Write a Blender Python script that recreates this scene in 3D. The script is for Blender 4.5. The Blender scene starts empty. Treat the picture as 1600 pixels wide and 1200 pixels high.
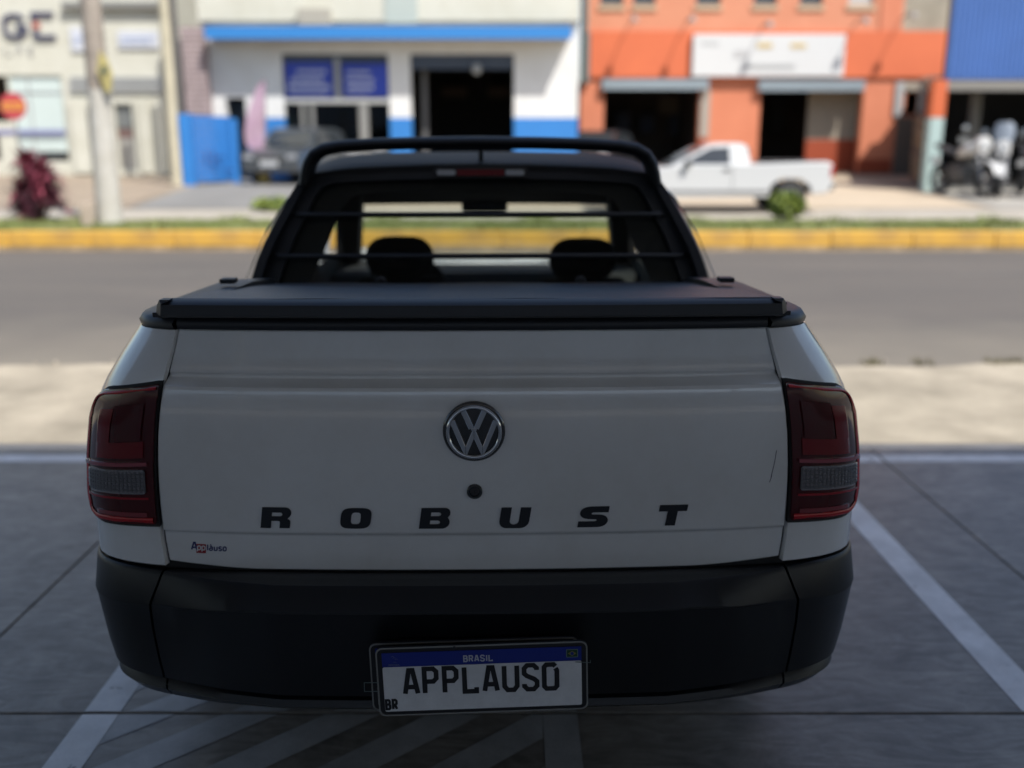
import bpy, math, random
from mathutils import Vector, Matrix
from mathutils.geometry import tessellate_polygon

R = math.radians
scene = bpy.context.scene
COL = scene.collection

# ------------------------------------------------------------------ camera
CAM_H, F_PX = 1.52, 1500.0
PITCH = math.atan(370 / 1500.0)
CP, SP = math.cos(PITCH), math.sin(PITCH)
cam_d = bpy.data.cameras.new('camera')
cam = bpy.data.objects.new('camera', cam_d)
COL.objects.link(cam)
cam.location = (0, 0, CAM_H)
cam.rotation_euler = (R(90) - PITCH, 0, 0)
cam_d.sensor_width = 36.0
cam_d.lens = 36.0 * F_PX / 1600.0
cam_d.clip_start = 0.05
cam_d.clip_end = 2000
cam_d.dof.use_dof = True
cam_d.dof.focus_distance = 1.93
cam_d.dof.aperture_fstop = 1.5
cam_d.dof.aperture_blades = 0
scene.camera = cam

# ------------------------------------------------------------------ light
SUNV = Vector((-0.47, 0.62, -1.0)).normalized()      # the way the sunlight travels
world = bpy.data.worlds.new('World')
scene.world = world
world.use_nodes = True
wn = world.node_tree
wn.nodes.clear()
wout = wn.nodes.new('ShaderNodeOutputWorld')
wbg = wn.nodes.new('ShaderNodeBackground')
sky = wn.nodes.new('ShaderNodeTexSky')
sky.sky_type = 'NISHITA'
sky.sun_disc = False
toward = -SUNV
sky.sun_elevation = math.asin(toward.z)
sky.sun_rotation = math.atan2(toward.x, toward.y)
sky.air_density = 1.0
sky.dust_density = 1.5
wbg.inputs['Strength'].default_value = 0.13
wn.links.new(sky.outputs[0], wbg.inputs[0])
wn.links.new(wbg.outputs[0], wout.inputs[0])

sl = bpy.data.lights.new('sun', 'SUN')
sl.energy = 4.6
sl.angle = R(0.5)
sl.color = (1.0, 0.955, 0.89)
sun = bpy.data.objects.new('sun', sl)
COL.objects.link(sun)
sun.rotation_euler = SUNV.to_track_quat('-Z', 'Y').to_euler()
sun.location = (6, -10, 20)

scene.view_settings.view_transform = 'Standard'
scene.view_settings.look = 'None'
scene.view_settings.exposure = 0.42
scene.view_settings.gamma = 1.0
scene.view_settings.use_curve_mapping = False
scene.render.engine = 'CYCLES'
scene.cycles.use_denoising = True
scene.cycles.max_bounces = 8
scene.cycles.transparent_max_bounces = 12
scene.cycles.caustics_reflective = False
scene.cycles.caustics_refractive = False
scene.cycles.sample_clamp_indirect = 6.0


# ------------------------------------------------------------------ helpers
def ray(px, py):
    u, r = (px - 800) / F_PX, (py - 600) / F_PX
    return Vector((u, CP - r * SP, -SP - r * CP))


def W(px, py, Y):
    """point of the plane at distance Y that shows at a place of the photograph"""
    d = ray(px, py)
    t = Y / d.y
    return Vector((d.x * t, Y, CAM_H + d.z * t))


def ZT(Y):
    """height of the far bank behind the kerb: it climbs gently to the buildings"""
    return 0.27 + 0.02 * (Y - 15.0)


def G(px, py, far=False):
    d = ray(px, py)
    if far:
        t = (0.27 - 0.3 - CAM_H) / (d.z - 0.02 * d.y)
    else:
        t = -CAM_H / d.z
    return Vector((d.x * t, d.y * t, CAM_H + d.z * t))


MATS = {}


def mat(name, col, rough=0.6, metal=0.0, var=0.0, vscale=4.0, bump=0.0, bscale=60.0, coat=0.0,
        col2=None, spec=0.5, emit=None, stretch=None, fine=0.0):
    if name in MATS:
        return MATS[name]
    m = bpy.data.materials.new(name)
    m.use_nodes = True
    nt = m.node_tree
    b = nt.nodes['Principled BSDF']
    b.inputs['Base Color'].default_value = (*col, 1)
    b.inputs['Roughness'].default_value = rough
    b.inputs['Metallic'].default_value = metal
    b.inputs['Specular IOR Level'].default_value = spec
    b.inputs['Coat Weight'].default_value = coat
    b.inputs['Coat Roughness'].default_value = 0.04
    tc = nt.nodes.new('ShaderNodeTexCoord')
    src = tc.outputs['Object']
    if stretch:
        mp = nt.nodes.new('ShaderNodeMapping')
        mp.inputs['Scale'].default_value = stretch
        nt.links.new(src, mp.inputs[0])
        src = mp.outputs[0]
    if var > 0 or col2:
        n = nt.nodes.new('ShaderNodeTexNoise')
        n.inputs['Scale'].default_value = vscale
        n.inputs['Detail'].default_value = 7
        n.inputs['Roughness'].default_value = 0.62
        nt.links.new(src, n.inputs['Vector'])
        cr = nt.nodes.new('ShaderNodeValToRGB')
        c2 = col2 or tuple(max(0, c * (1 - var)) for c in col)
        c1 = col if col2 else tuple(min(1, c * (1 + var)) for c in col)
        cr.color_ramp.elements[0].position = 0.33
        cr.color_ramp.elements[1].position = 0.67
        cr.color_ramp.elements[0].color = (*c2, 1)
        cr.color_ramp.elements[1].color = (*c1, 1)
        nt.links.new(n.outputs[0], cr.inputs[0])
        outc = cr.outputs[0]
        if fine > 0:
            n3 = nt.nodes.new('ShaderNodeTexNoise')
            n3.inputs['Scale'].default_value = vscale * 30
            n3.inputs['Detail'].default_value = 3
            nt.links.new(src, n3.inputs['Vector'])
            mr = nt.nodes.new('ShaderNodeMapRange')
            mr.inputs[3].default_value = 1 - fine
            mr.inputs[4].default_value = 1 + fine
            nt.links.new(n3.outputs[0], mr.inputs[0])
            mx = nt.nodes.new('ShaderNodeVectorMath')
            mx.operation = 'SCALE'
            nt.links.new(outc, mx.inputs[0])
            nt.links.new(mr.outputs[0], mx.inputs['Scale'])
            outc = mx.outputs[0]
        nt.links.new(outc, b.inputs['Base Color'])
    if bump > 0:
        n2 = nt.nodes.new('ShaderNodeTexNoise')
        n2.inputs['Scale'].default_value = bscale
        n2.inputs['Detail'].default_value = 5
        nt.links.new(src, n2.inputs['Vector'])
        bp = nt.nodes.new('ShaderNodeBump')
        bp.inputs['Strength'].default_value = bump
        bp.inputs['Distance'].default_value = 0.01
        nt.links.new(n2.outputs[0], bp.inputs['Height'])
        nt.links.new(bp.outputs[0], b.inputs['Normal'])
    MATS[name] = m
    return m


def glass(name, tint, rough=0.02, reflect=0.08):
    m = bpy.data.materials.new(name)
    m.use_nodes = True
    nt = m.node_tree
    nt.nodes.clear()
    o = nt.nodes.new('ShaderNodeOutputMaterial')
    t = nt.nodes.new('ShaderNodeBsdfTransparent')
    t.inputs[0].default_value = (*tint, 1)
    g = nt.nodes.new('ShaderNodeBsdfGlossy')
    g.inputs['Roughness'].default_value = rough
    lw = nt.nodes.new('ShaderNodeLayerWeight')
    lw.inputs[0].default_value = .5
    pw = nt.nodes.new('ShaderNodeMath'); pw.operation = 'POWER'; pw.inputs[1].default_value = 5
    sc_ = nt.nodes.new('ShaderNodeMath'); sc_.operation = 'MULTIPLY_ADD'
    sc_.inputs[1].default_value = .8; sc_.inputs[2].default_value = reflect * .5
    nt.links.new(lw.outputs['Facing'], pw.inputs[0])
    nt.links.new(pw.outputs[0], sc_.inputs[0])
    mx = nt.nodes.new('ShaderNodeMixShader')
    nt.links.new(sc_.outputs[0], mx.inputs[0])
    nt.links.new(t.outputs[0], mx.inputs[1])
    nt.links.new(g.outputs[0], mx.inputs[2])
    nt.links.new(mx.outputs[0], o.inputs[0])
    MATS[name] = m
    return m


class MB:
    def __init__(self):
        self.v, self.f = [], []

    def add(self, vs, fs):
        o = len(self.v)
        self.v += [tuple(p) for p in vs]
        self.f += [tuple(i + o for i in f) for f in fs]
        return self

    def box(self, x0, x1, y0, y1, z0, z1, rz=0, c=None):
        vs = [(x, y, z) for z in (z0, z1) for x, y in ((x0, y0), (x1, y0), (x1, y1), (x0, y1))]
        if rz:
            cx, cy = c or ((x0 + x1) / 2, (y0 + y1) / 2)
            ca, sa = math.cos(rz), math.sin(rz)
            vs = [(cx + (x - cx) * ca - (y - cy) * sa, cy + (x - cx) * sa + (y - cy) * ca, z) for x, y, z in vs]
        return self.add(vs, [(3, 2, 1, 0), (4, 5, 6, 7), (0, 1, 5, 4), (1, 2, 6, 5), (2, 3, 7, 6), (3, 0, 4, 7)])

    def hexa(self, a, b):
        """two quads (4 points each) joined"""
        return self.add(list(a) + list(b), [(3, 2, 1, 0), (4, 5, 6, 7), (0, 1, 5, 4), (1, 2, 6, 5), (2, 3, 7, 6), (3, 0, 4, 7)])

    def grid(self, rows, close=False):
        n, m = len(rows), len(rows[0])
        vs = [p for r in rows for p in r]
        fs = []
        for i in range(n - 1):
            for j in range(m if close else m - 1):
                k = (j + 1) % m
                fs.append((i * m + j, i * m + k, (i + 1) * m + k, (i + 1) * m + j))
        return self.add(vs, fs)

    def slab_grid(self, rows, d):
        """a grid with thickness: rows pushed by the vector d, rim closed"""
        n, m = len(rows), len(rows[0])
        d = Vector(d)
        top = [Vector(p) for r in rows for p in r]
        vs = top + [p + d for p in top]
        N = n * m
        fs = []
        for i in range(n - 1):
            for j in range(m - 1):
                a, b, c, e = i * m + j, i * m + j + 1, (i + 1) * m + j + 1, (i + 1) * m + j
                fs.append((a, b, c, e))
                fs.append((a + N, e + N, c + N, b + N))
        rim = [i for i in range(m)] + [i * m + m - 1 for i in range(1, n)] + \
              [(n - 1) * m + j for j in range(m - 2, -1, -1)] + [i * m for i in range(n - 2, 0, -1)]
        for q in range(len(rim)):
            a, b = rim[q], rim[(q + 1) % len(rim)]
            fs.append((a, a + N, b + N, b))
        return self.add(vs, fs)

    def tube(self, pts, r, n=10, cap=True):
        pts = [Vector(p) for p in pts]
        rr = r if isinstance(r, (list, tuple)) else [r] * len(pts)
        rings = []
        up0 = Vector((0, 0, 1))
        for i, p in enumerate(pts):
            t = (pts[min(i + 1, len(pts) - 1)] - pts[max(i - 1, 0)]).normalized()
            ref = up0 if abs(t.z) < 0.9 else Vector((1, 0, 0))
            a = t.cross(ref).normalized()
            b = a.cross(t).normalized()
            rings.append([p + (a * math.cos(2 * math.pi * k / n) + b * math.sin(2 * math.pi * k / n)) * rr[i] for k in range(n)])
        o = len(self.v)
        self.grid(rings, close=True)
        if cap:
            self.f.append(tuple(o + k for k in range(n)))
            o2 = o + (len(rings) - 1) * n
            self.f.append(tuple(o2 + n - 1 - k for k in range(n)))
        return self

    def lathe(self, prof, c, axis='z', n=24):
        """prof: (radius, height) pairs along the axis"""
        rows = []
        for r, h in prof:
            row = []
            for k in range(n):
                a = 2 * math.pi * k / n
                x, y = r * math.cos(a), r * math.sin(a)
                p = {'z': (x, y, h), 'x': (h, x, y), 'y': (x, h, y)}[axis]
                row.append((c[0] + p[0], c[1] + p[1], c[2] + p[2]))
            rows.append(row)
        o = len(self.v)
        self.grid(rows, close=True)
        self.f.append(tuple(o + k for k in range(n)))
        o2 = o + (len(rows) - 1) * n
        self.f.append(tuple(o2 + k for k in range(n)))
        return self

    def prism(self, pts, d, holes=()):
        """flat outline (3-D points) with optional holes pushed by d"""
        d = Vector(d)
        loops = [[Vector(p) for p in pts]] + [[Vector(p) for p in h] for h in holes]
        tris = tessellate_polygon(loops)
        flat = [p for l in loops for p in l]
        N = len(flat)
        fs = []
        for t in tris:
            fs.append(tuple(t))
            fs.append(tuple(i + N for i in reversed(t)))
        o = 0
        for l in loops:
            n = len(l)
            for k in range(n):
                a, b = o + k, o + (k + 1) % n
                fs.append((a, b, b + N, a + N))
            o += n
        return self.add(flat + [p + d for p in flat], fs)

    def build(self, name, m, parent=None, smooth=None, bevel=0.0, seg=2):
        me = bpy.data.meshes.new(name)
        me.from_pydata([tuple(p) for p in self.v], [], self.f)
        me.validate()
        import bmesh
        bm = bmesh.new()
        bm.from_mesh(me)
        if smooth is not None:
            bmesh.ops.remove_doubles(bm, verts=bm.verts, dist=1e-5)
        bmesh.ops.recalc_face_normals(bm, faces=bm.faces)
        bm.to_mesh(me)
        bm.free()
        me.materials.append(m)
        if smooth is not None:
            me.shade_smooth()
            me.set_sharp_from_angle(angle=R(smooth))
        o = bpy.data.objects.new(name, me)
        COL.objects.link(o)
        if parent:
            o.parent = parent
        if bevel > 0:
            b = o.modifiers.new('bevel', 'BEVEL')
            b.width = bevel
            b.segments = seg
            b.limit_method = 'ANGLE'
            b.angle_limit = R(40)
        return o


def tag(o, label=None, cat=None, group=None, kind=None):
    if label:
        o['label'] = label
    if cat:
        o['category'] = cat
    if group:
        o['group'] = group
    if kind:
        o['kind'] = kind
    return o


def thing(name, label, cat, loc=(0, 0, 0), rz=0, group=None):
    o = bpy.data.objects.new(name, None)
    o.empty_display_size = 0.3
    COL.objects.link(o)
    o.location = loc
    o.rotation_euler = (0, 0, rz)
    return tag(o, label, cat, group)


def interp(tab, x):
    if x <= tab[0][0]:
        return tab[0][1]
    for (a, va), (b, vb) in zip(tab, tab[1:]):
        if x <= b:
            return va + (vb - va) * (x - a) / (b - a)
    return tab[-1][1]


def copy_tree(o, parent=None):
    c = o.copy()
    COL.objects.link(c)
    if parent:
        c.parent = parent
    for ch in list(o.children):
        copy_tree(ch, c)
    return c


def clip(poly, n, c):
    """keep the part of a 2-D polygon with n.p <= c"""
    out = []
    for i in range(len(poly)):
        a, b = poly[i], poly[(i + 1) % len(poly)]
        da = n[0] * a[0] + n[1] * a[1] - c
        db = n[0] * b[0] + n[1] * b[1] - c
        if da <= 0:
            out.append(a)
        if da * db < 0:
            t = da / (da - db)
            out.append((a[0] + (b[0] - a[0]) * t, a[1] + (b[1] - a[1]) * t))
    return out


def facade(mb, x0, x1, z0, z1, Y, th, holes):
    """wall facing the camera at y=Y, th thick, with real openings (x0,x1,z0,z1)"""
    xs = sorted({x0, x1, *[h[0] for h in holes], *[h[1] for h in holes]})
    zs = sorted({z0, z1, *[h[2] for h in holes], *[h[3] for h in holes]})
    xs = [x for x in xs if x0 <= x <= x1]
    zs = [z for z in zs if z0 <= z <= z1]

    def solid(i, j):
        if i < 0 or j < 0 or i >= len(xs) - 1 or j >= len(zs) - 1:
            return False
        cx, cz = (xs[i] + xs[i + 1]) / 2, (zs[j] + zs[j + 1]) / 2
        return not any(h[0] < cx < h[1] and h[2] < cz < h[3] for h in holes)
    for i in range(len(xs) - 1):
        for j in range(len(zs) - 1):
            if not solid(i, j):
                continue
            a, b, c, d = xs[i], xs[i + 1], zs[j], zs[j + 1]
            mb.add([(a, Y, c), (b, Y, c), (b, Y, d), (a, Y, d)], [(0, 1, 2, 3)])
            mb.add([(a, Y + th, c), (a, Y + th, d), (b, Y + th, d), (b, Y + th, c)], [(0, 1, 2, 3)])
            if not solid(i - 1, j):
                mb.add([(a, Y, c), (a, Y, d), (a, Y + th, d), (a, Y + th, c)], [(0, 1, 2, 3)])
            if not solid(i + 1, j):
                mb.add([(b, Y, c), (b, Y + th, c), (b, Y + th, d), (b, Y, d)], [(0, 1, 2, 3)])
            if not solid(i, j - 1):
                mb.add([(a, Y, c), (a, Y + th, c), (b, Y + th, c), (b, Y, c)], [(0, 1, 2, 3)])
            if not solid(i, j + 1):
                mb.add([(a, Y, d), (b, Y, d), (b, Y + th, d), (a, Y + th, d)], [(0, 1, 2, 3)])
    return mb


# stroke lettering: polylines in a box 0..w by 0..1
GLY = {
    'A': (.62, [[(0, 0), (.24, 1), (.38, 1), (.62, 0)], [(.10, .30), (.52, .30)]]),
    'P': (.58, [[(0, 0), (0, 1), (.40, 1), (.54, .88), (.54, .60), (.40, .47), (0.0, .47)]]),
    'L': (.54, [[(0, 1), (0, 0), (.50, 0), (.50, .16)]]),
    'U': (.58, [[(0, 1), (0, .16), (.14, 0), (.44, 0), (.58, .16), (.58, 1)]]),
    'S': (.58, [[(.57, .80), (.57, .88), (.43, 1), (.14, 1), (0, .87), (0, .66), (.12, .56), (.46, .42), (.58, .32), (.58, .14), (.43, 0), (.14, 0), (0, .13), (0, .22)]]),
    'O': (.56, [[(.56, .70), (.56, .12), (.42, 0), (.14, 0), (0, .12), (0, .88), (.14, 1), (.42, 1), (.50, .93)]]),
    'o': (.50, [[(.48, .33), (.48, .12), (.36, 0), (.12, 0), (0, .12), (0, .54), (.12, .66), (.36, .66), (.48, .54), (.48, .33)]]),
    'u': (.50, [[(0, .66), (0, .12), (.10, 0), (.34, 0), (.46, .12)], [(.46, .66), (.46, 0)]]),
    's': (.44, [[(.40, .58), (.30, .66), (.10, .66), (0, .56), (0, .42), (.10, .36), (.32, .30), (.42, .22), (.42, .10), (.32, 0), (.10, 0), (0, .08)]]),
    'p': (.50, [[(0, -.28), (0, .66)], [(0, .56), (.12, .66), (.36, .66), (.48, .54), (.48, .12), (.36, 0), (.12, 0), (0, .10)]]),
    'l': (.12, [[(.05, 1), (.05, 0)]]),
    'a': (.50, [[(.05, .62), (.30, .66), (.44, .56), (.44, 0)], [(.44, .38), (.12, .38), (0, .28), (0, .10), (.12, 0), (.30, 0), (.44, .10)], [(.10, 1.02), (.28, .82)]]),
    'B': (.55, [[(0, .5), (0, 1), (.38, 1), (.50, .90), (.50, .62), (.38, .52), (0, .52)], [(.38, .52), (.54, .40), (.54, .12), (.40, 0), (0, 0), (0, .5)]]),
    'R': (.55, [[(0, 0), (0, 1), (.38, 1), (.52, .88), (.52, .60), (.38, .48), (0, .48)], [(.28, .48), (.54, 0)]]),
    'I': (.10, [[(.05, 0), (.05, 1)]]),
    'E': (.50, [[(.50, 1), (0, 1), (0, 0), (.50, 0)], [(0, .5), (.42, .5)]]),
    'G': (.70, [[(.66, .82), (.52, 1), (.2, 1), (0, .8), (0, .2), (.2, 0), (.5, 0), (.70, .2), (.70, .46), (.38, .46)]]),
    'M': (.70, [[(0, 0), (0, 1), (.35, .4), (.70, 1), (.70, 0)]]),
    'C': (.55, [[(.55, .8), (.42, 1), (.14, 1), (0, .86), (0, .14), (.14, 0), (.42, 0), (.55, .2)]]),
}


def ribbon(mb, line, th, place, depth):
    """mitred thick polyline, extruded; place maps (x,z,d) to 3-D"""
    pts = [Vector(p) for p in line]
    closed = (pts[0] - pts[-1]).length < 1e-6
    if closed:
        pts = pts[:-1]
    n = len(pts)
    L, Rr = [], []
    for i, p in enumerate(pts):
        if closed:
            a, b = pts[i - 1], pts[(i + 1) % n]
        else:
            a, b = pts[max(i - 1, 0)], pts[min(i + 1, n - 1)]
        d1 = (p - a).normalized() if (p - a).length > 1e-9 else None
        d2 = (b - p).normalized() if (b - p).length > 1e-9 else None
        d1 = d1 or d2
        d2 = d2 or d1
        n1, n2 = Vector((-d1.y, d1.x)), Vector((-d2.y, d2.x))
        m = n1 + n2
        m = m.normalized() if m.length > 1e-6 else n1
        k = th / 2 / max(0.45, m.dot(n1))
        L.append(p + m * k)
        Rr.append(p - m * k)
    cnt = n if closed else n - 1
    for i in range(cnt):
        j = (i + 1) % n
        q = [L[i], L[j], Rr[j], Rr[i]]
        fr = [place(v.x, v.y, depth) for v in q]
        bk = [place(v.x, v.y, 0) for v in q]
        mb.hexa(fr, bk)


def lettering(text, h, th, place, depth=0.0008, gap=.28, squash=1.0):
    """returns list of (char, MB) laid out from x=0; place(x,z,d)"""
    x = 0
    out = []
    for ch in text:
        if ch == ' ':
            x += .5 * h * squash
            continue
        w, strokes = GLY[ch]
        mb = MB()
        for i, s in enumerate(strokes):
            ln = [(x + p[0] * h * squash, p[1] * h) for p in s]
            ribbon(mb, ln, th, place, depth * (1 + .25 * i))
        out.append((ch, mb))
        x += (w * squash + gap) * h
    return out, x - gap * h


# ------------------------------------------------------------------ materials
PAINT = mat('white_paint', (.72, .725, .735), rough=.22, coat=1.0, spec=.45)
nt = PAINT.node_tree
b = nt.nodes['Principled BSDF']
tc = nt.nodes.new('ShaderNodeTexCoord')
n5 = nt.nodes.new('ShaderNodeTexNoise'); n5.inputs['Scale'].default_value = 3.2; n5.inputs['Detail'].default_value = 9; n5.inputs['Roughness'].default_value = .68
nt.links.new(tc.outputs['Object'], n5.inputs['Vector'])
m5 = nt.nodes.new('ShaderNodeMapRange'); m5.inputs[1].default_value = .3; m5.inputs[2].default_value = .7; m5.inputs[3].default_value = .015; m5.inputs[4].default_value = .09
nt.links.new(n5.outputs[0], m5.inputs[0]); nt.links.new(m5.outputs[0], b.inputs['Coat Roughness'])
x5 = nt.nodes.new('ShaderNodeMix'); x5.data_type = 'RGBA'
x5.inputs[6].default_value = (.73, .735, .745, 1); x5.inputs[7].default_value = (.655, .65, .645, 1)
m6 = nt.nodes.new('ShaderNodeMapRange'); m6.inputs[1].default_value = .42; m6.inputs[2].default_value = .72
nt.links.new(n5.outputs[0], m6.inputs[0]); nt.links.new(m6.outputs[0], x5.inputs[0]); nt.links.new(x5.outputs[2], b.inputs['Base Color'])
TRIM = mat('black_trim', (.012, .014, .018), rough=.50, bump=.12, bscale=900)
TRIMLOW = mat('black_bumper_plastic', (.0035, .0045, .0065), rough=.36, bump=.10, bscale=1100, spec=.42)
GLOSSBLK = mat('gloss_black', (.012, .014, .018), rough=.16, coat=.8)
SATIN = mat('satin_black', (.011, .013, .018), rough=.45)
RUBBER = mat('rubber', (.02, .02, .021), rough=.8)
DARKIN = mat('dark_interior', (.014, .0145, .016), rough=.85, var=.2)
VINYL = mat('cover_vinyl', (.045, .048, .055), rough=.42, bump=.35, bscale=420)
CHROME = mat('chrome', (.55, .57, .60), rough=.08, metal=1.0)
RIM = mat('alloy_rim', (.35, .35, .36), rough=.35, metal=.9)
LTR = mat('letter_black', (.012, .014, .02), rough=.38)
PLATEW = mat('plate_white', (.64, .65, .67), rough=.35, var=.08, vscale=30)
PLATEB = mat('plate_blue', (.006, .02, .22), rough=.35)
PLATEK = mat('plate_black', (.008, .008, .01), rough=.4)
REDD = mat('lens_dark_red', (.055, .0015, .004), rough=.12, coat=.35, spec=.35)
REDB = mat('lens_red', (.42, .005, .012), rough=.22, coat=.25, spec=.3)
REDI = mat('lens_inner_red', (.15, .003, .007), rough=.15, coat=.3, spec=.35)
LENSG = mat('lens_grey', (.17, .16, .18), rough=.18, coat=.8, bump=.5, bscale=300)
GLASST = glass('cab_glass', (.84, .88, .86), reflect=.03)
GLASSD = glass('shop_glass', (.45, .5, .5))

# ================================================================== SETTING
CONC = mat('floor_concrete', (.335, .300, .258), rough=.45, var=0, col2=(.205, .184, .16), vscale=2.9, bump=.10, bscale=14, fine=.10)
# trowel swirls on the floor: distorted noise over the base noise
nt = CONC.node_tree
for nd in nt.nodes:
    if nd.type == 'TEX_NOISE' and abs(nd.inputs['Scale'].default_value - 2.9) < .01:
        nd.inputs['Distortion'].default_value = 1.6
        nd.inputs['Detail'].default_value = 12
        nd.inputs['Roughness'].default_value = .72
# a smudgier second layer: broad darker patches and thin trowel arcs
b = nt.nodes['Principled BSDF']
lk = b.inputs['Base Color'].links[0].from_socket
tc = nt.nodes.new('ShaderNodeTexCoord')
mp = nt.nodes.new('ShaderNodeMapping')
mp.inputs['Scale'].default_value = (1.0, 3.2, 1)
mp.inputs['Rotation'].default_value = (0, 0, .7)
nt.links.new(tc.outputs['Object'], mp.inputs[0])
n4 = nt.nodes.new('ShaderNodeTexNoise')
n4.inputs['Scale'].default_value = 4.5; n4.inputs['Detail'].default_value = 9; n4.inputs['Distortion'].default_value = 2.4
nt.links.new(mp.outputs[0], n4.inputs['Vector'])
m4 = nt.nodes.new('ShaderNodeMapRange')
m4.inputs[1].default_value = .35; m4.inputs[2].default_value = .68
m4.inputs[3].default_value = .74; m4.inputs[4].default_value = 1.16
nt.links.new(n4.outputs[0], m4.inputs[0])
v4 = nt.nodes.new('ShaderNodeVectorMath'); v4.operation = 'SCALE'
nt.links.new(lk, v4.inputs[0]); nt.links.new(m4.outputs[0], v4.inputs['Scale'])
nt.links.new(v4.outputs[0], b.inputs['Base Color'])
SIDEW = mat('pale_pavement', (.43, .376, .29), rough=.9, col2=(.25, .218, .165), vscale=1.9, bump=.5, bscale=40, fine=.12)
LINEW = mat('worn_line_paint', (.80, .79, .78), rough=.55, col2=(.58, .57, .56), vscale=7, bump=.2, bscale=200, fine=.12)
nt = LINEW.node_tree
b = nt.nodes['Principled BSDF']
lk = b.inputs['Base Color'].links[0].from_socket
tc = nt.nodes.new('ShaderNodeTexCoord')
n4 = nt.nodes.new('ShaderNodeTexNoise')
n4.inputs['Scale'].default_value = 11; n4.inputs['Detail'].default_value = 8; n4.inputs['Roughness'].default_value = .65
nt.links.new(tc.outputs['Object'], n4.inputs['Vector'])
m4 = nt.nodes.new('ShaderNodeMapRange')
m4.inputs[1].default_value = .635; m4.inputs[2].default_value = .665
nt.links.new(n4.outputs[0], m4.inputs[0])
x4 = nt.nodes.new('ShaderNodeMix'); x4.data_type = 'RGBA'
nt.links.new(m4.outputs[0], x4.inputs[0]); nt.links.new(lk, x4.inputs[6])
x4.inputs[7].default_value = (.22, .21, .20, 1)
nt.links.new(x4.outputs[2], b.inputs['Base Color'])
KERBY = mat('kerb_yellow', (.74, .42, .05), rough=.7, col2=(.46, .27, .07), vscale=2.4, bump=.5, bscale=30)
KERBD = mat('kerb_bare_concrete', (.36, .27, .16), rough=.9, var=.35, vscale=5)
GRASS = mat('grass_green', (.17, .22, .06), rough=.9, col2=(.24, .25, .10), vscale=2)

# wide ground under everything
gm = MB()
gm.add([(-400, -60, -.12), (400, -60, -.12), (400, 15, -.12), (-400, 15, -.12)], [(0, 1, 2, 3)])
tag(gm.build('ground', mat('sub_ground', (.12, .11, .10), rough=.95, var=.2)), kind='structure')
bk = MB()
bk.add([(-400, 14.95, .255), (400, 14.95, .255), (400, 60, ZT(60) - .015), (-400, 60, ZT(60) - .015)], [(0, 1, 2, 3)])
bk.add([(-400, 60, ZT(60) - .015), (400, 60, ZT(60) - .015), (400, 500, 1.5), (-400, 500, 1.5)], [(0, 1, 2, 3)])
bk.add([(-400, 14.95, -.1), (400, 14.95, -.1), (400, 14.95, .255), (-400, 14.95, .255)], [(0, 1, 2, 3)])
tag(bk.build('far_ground', mat('far_soil', (.33, .27, .20), rough=.95, col2=(.26, .22, .165), vscale=.6, fine=.1)), kind='structure')

# parking floor: concrete slabs with saw-cut joints
pf = MB()
pf.box(-9, 9, -9, 4.765, -.10, -.022)
floor_o = tag(pf.build('parking_floor', mat('joint_filler', (.018, .018, .02), rough=.9)), kind='structure')
XE = [-8.64, -5.14, -1.64, 1.86, 5.36, 8.86]
YE = [-9.0, -6.96, -4.62, -2.29, .03, 2.36, 4.765]
JW = .0045
for i in range(len(XE) - 1):
    for j in range(len(YE) - 1):
        s = MB().box(XE[i] + JW, XE[i + 1] - JW, YE[j] + JW, YE[j + 1] - JW, -.0225, 0)
        s.build('slab', CONC, floor_o, bevel=.002, seg=1)


def paint(poly, holder, name='stripe'):
    """painted marking on the floor, broken at the joints"""
    n = 0
    for i in range(len(XE) - 1):
        for j in range(len(YE) - 1):
            p = clip(poly, (-1, 0), -(XE[i] + JW * 1.6))
            p = clip(p, (1, 0), XE[i + 1] - JW * 1.6) if p else p
            p = clip(p, (0, -1), -(YE[j] + JW * 1.6)) if p else p
            p = clip(p, (0, 1), YE[j + 1] - JW * 1.6) if p else p
            if len(p) > 2:
                holder.add([(x, y, .0015) for x, y in p], [tuple(range(len(p)))])
    return holder


bay = MB()
paint([(-1.185, -4), (-1.085, -4), (-1.085, 4.54), (-1.185, 4.54)], bay)
tag(bay.build('bay_line', LINEW), kind='structure')
bay = MB()
paint([(1.415, -4), (1.525, -4), (1.525, 4.54), (1.415, 4.54)], bay)
tag(bay.build('bay_line', LINEW), kind='structure')
bay = MB()
paint([(-8.6, 4.54), (8.8, 4.54), (8.8, 4.65), (-8.6, 4.65)], bay)
tag(bay.build('front_line', LINEW), kind='structure')
bay = MB()
paint([(.085, -4), (.18, -4), (.18, 4.54), (.085, 4.54)], bay)
SHADEL = mat('shade_dimmed_paint', (.50, .49, .48), rough=.6, col2=(.33, .32, .31), vscale=6, fine=.15)  # darker than the bay lines: shade under the truck mixed into the colour
tag(bay.build('hatch_edge_line', SHADEL), kind='structure')
hat = MB()
for k in range(-24, 20):
    x0 = -1.055 - 2.118 * 1.10 + k * .283        # stripe edge carried down to y = 0
    q = [(x0, 0), (x0 + .150, 0), (x0 + .150 + 5 * 1.10, 5), (x0 + 5 * 1.10, 5)]
    q = clip(q, (-1, 0), 1.083)
    q = clip(q, (1, 0), .083) if q else q
    q = clip(q, (0, 1), 4.4) if q else q
    if len(q) > 2:
        paint(q, hat)
tag(hat.build('hatch_stripes', mat('shade_dimmed_paint', (.50, .49, .48), rough=.6, col2=(.33, .32, .31), vscale=6, fine=.15)), kind='structure')  # stripes share the paint darkened to stand in for the truck's shade

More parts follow.
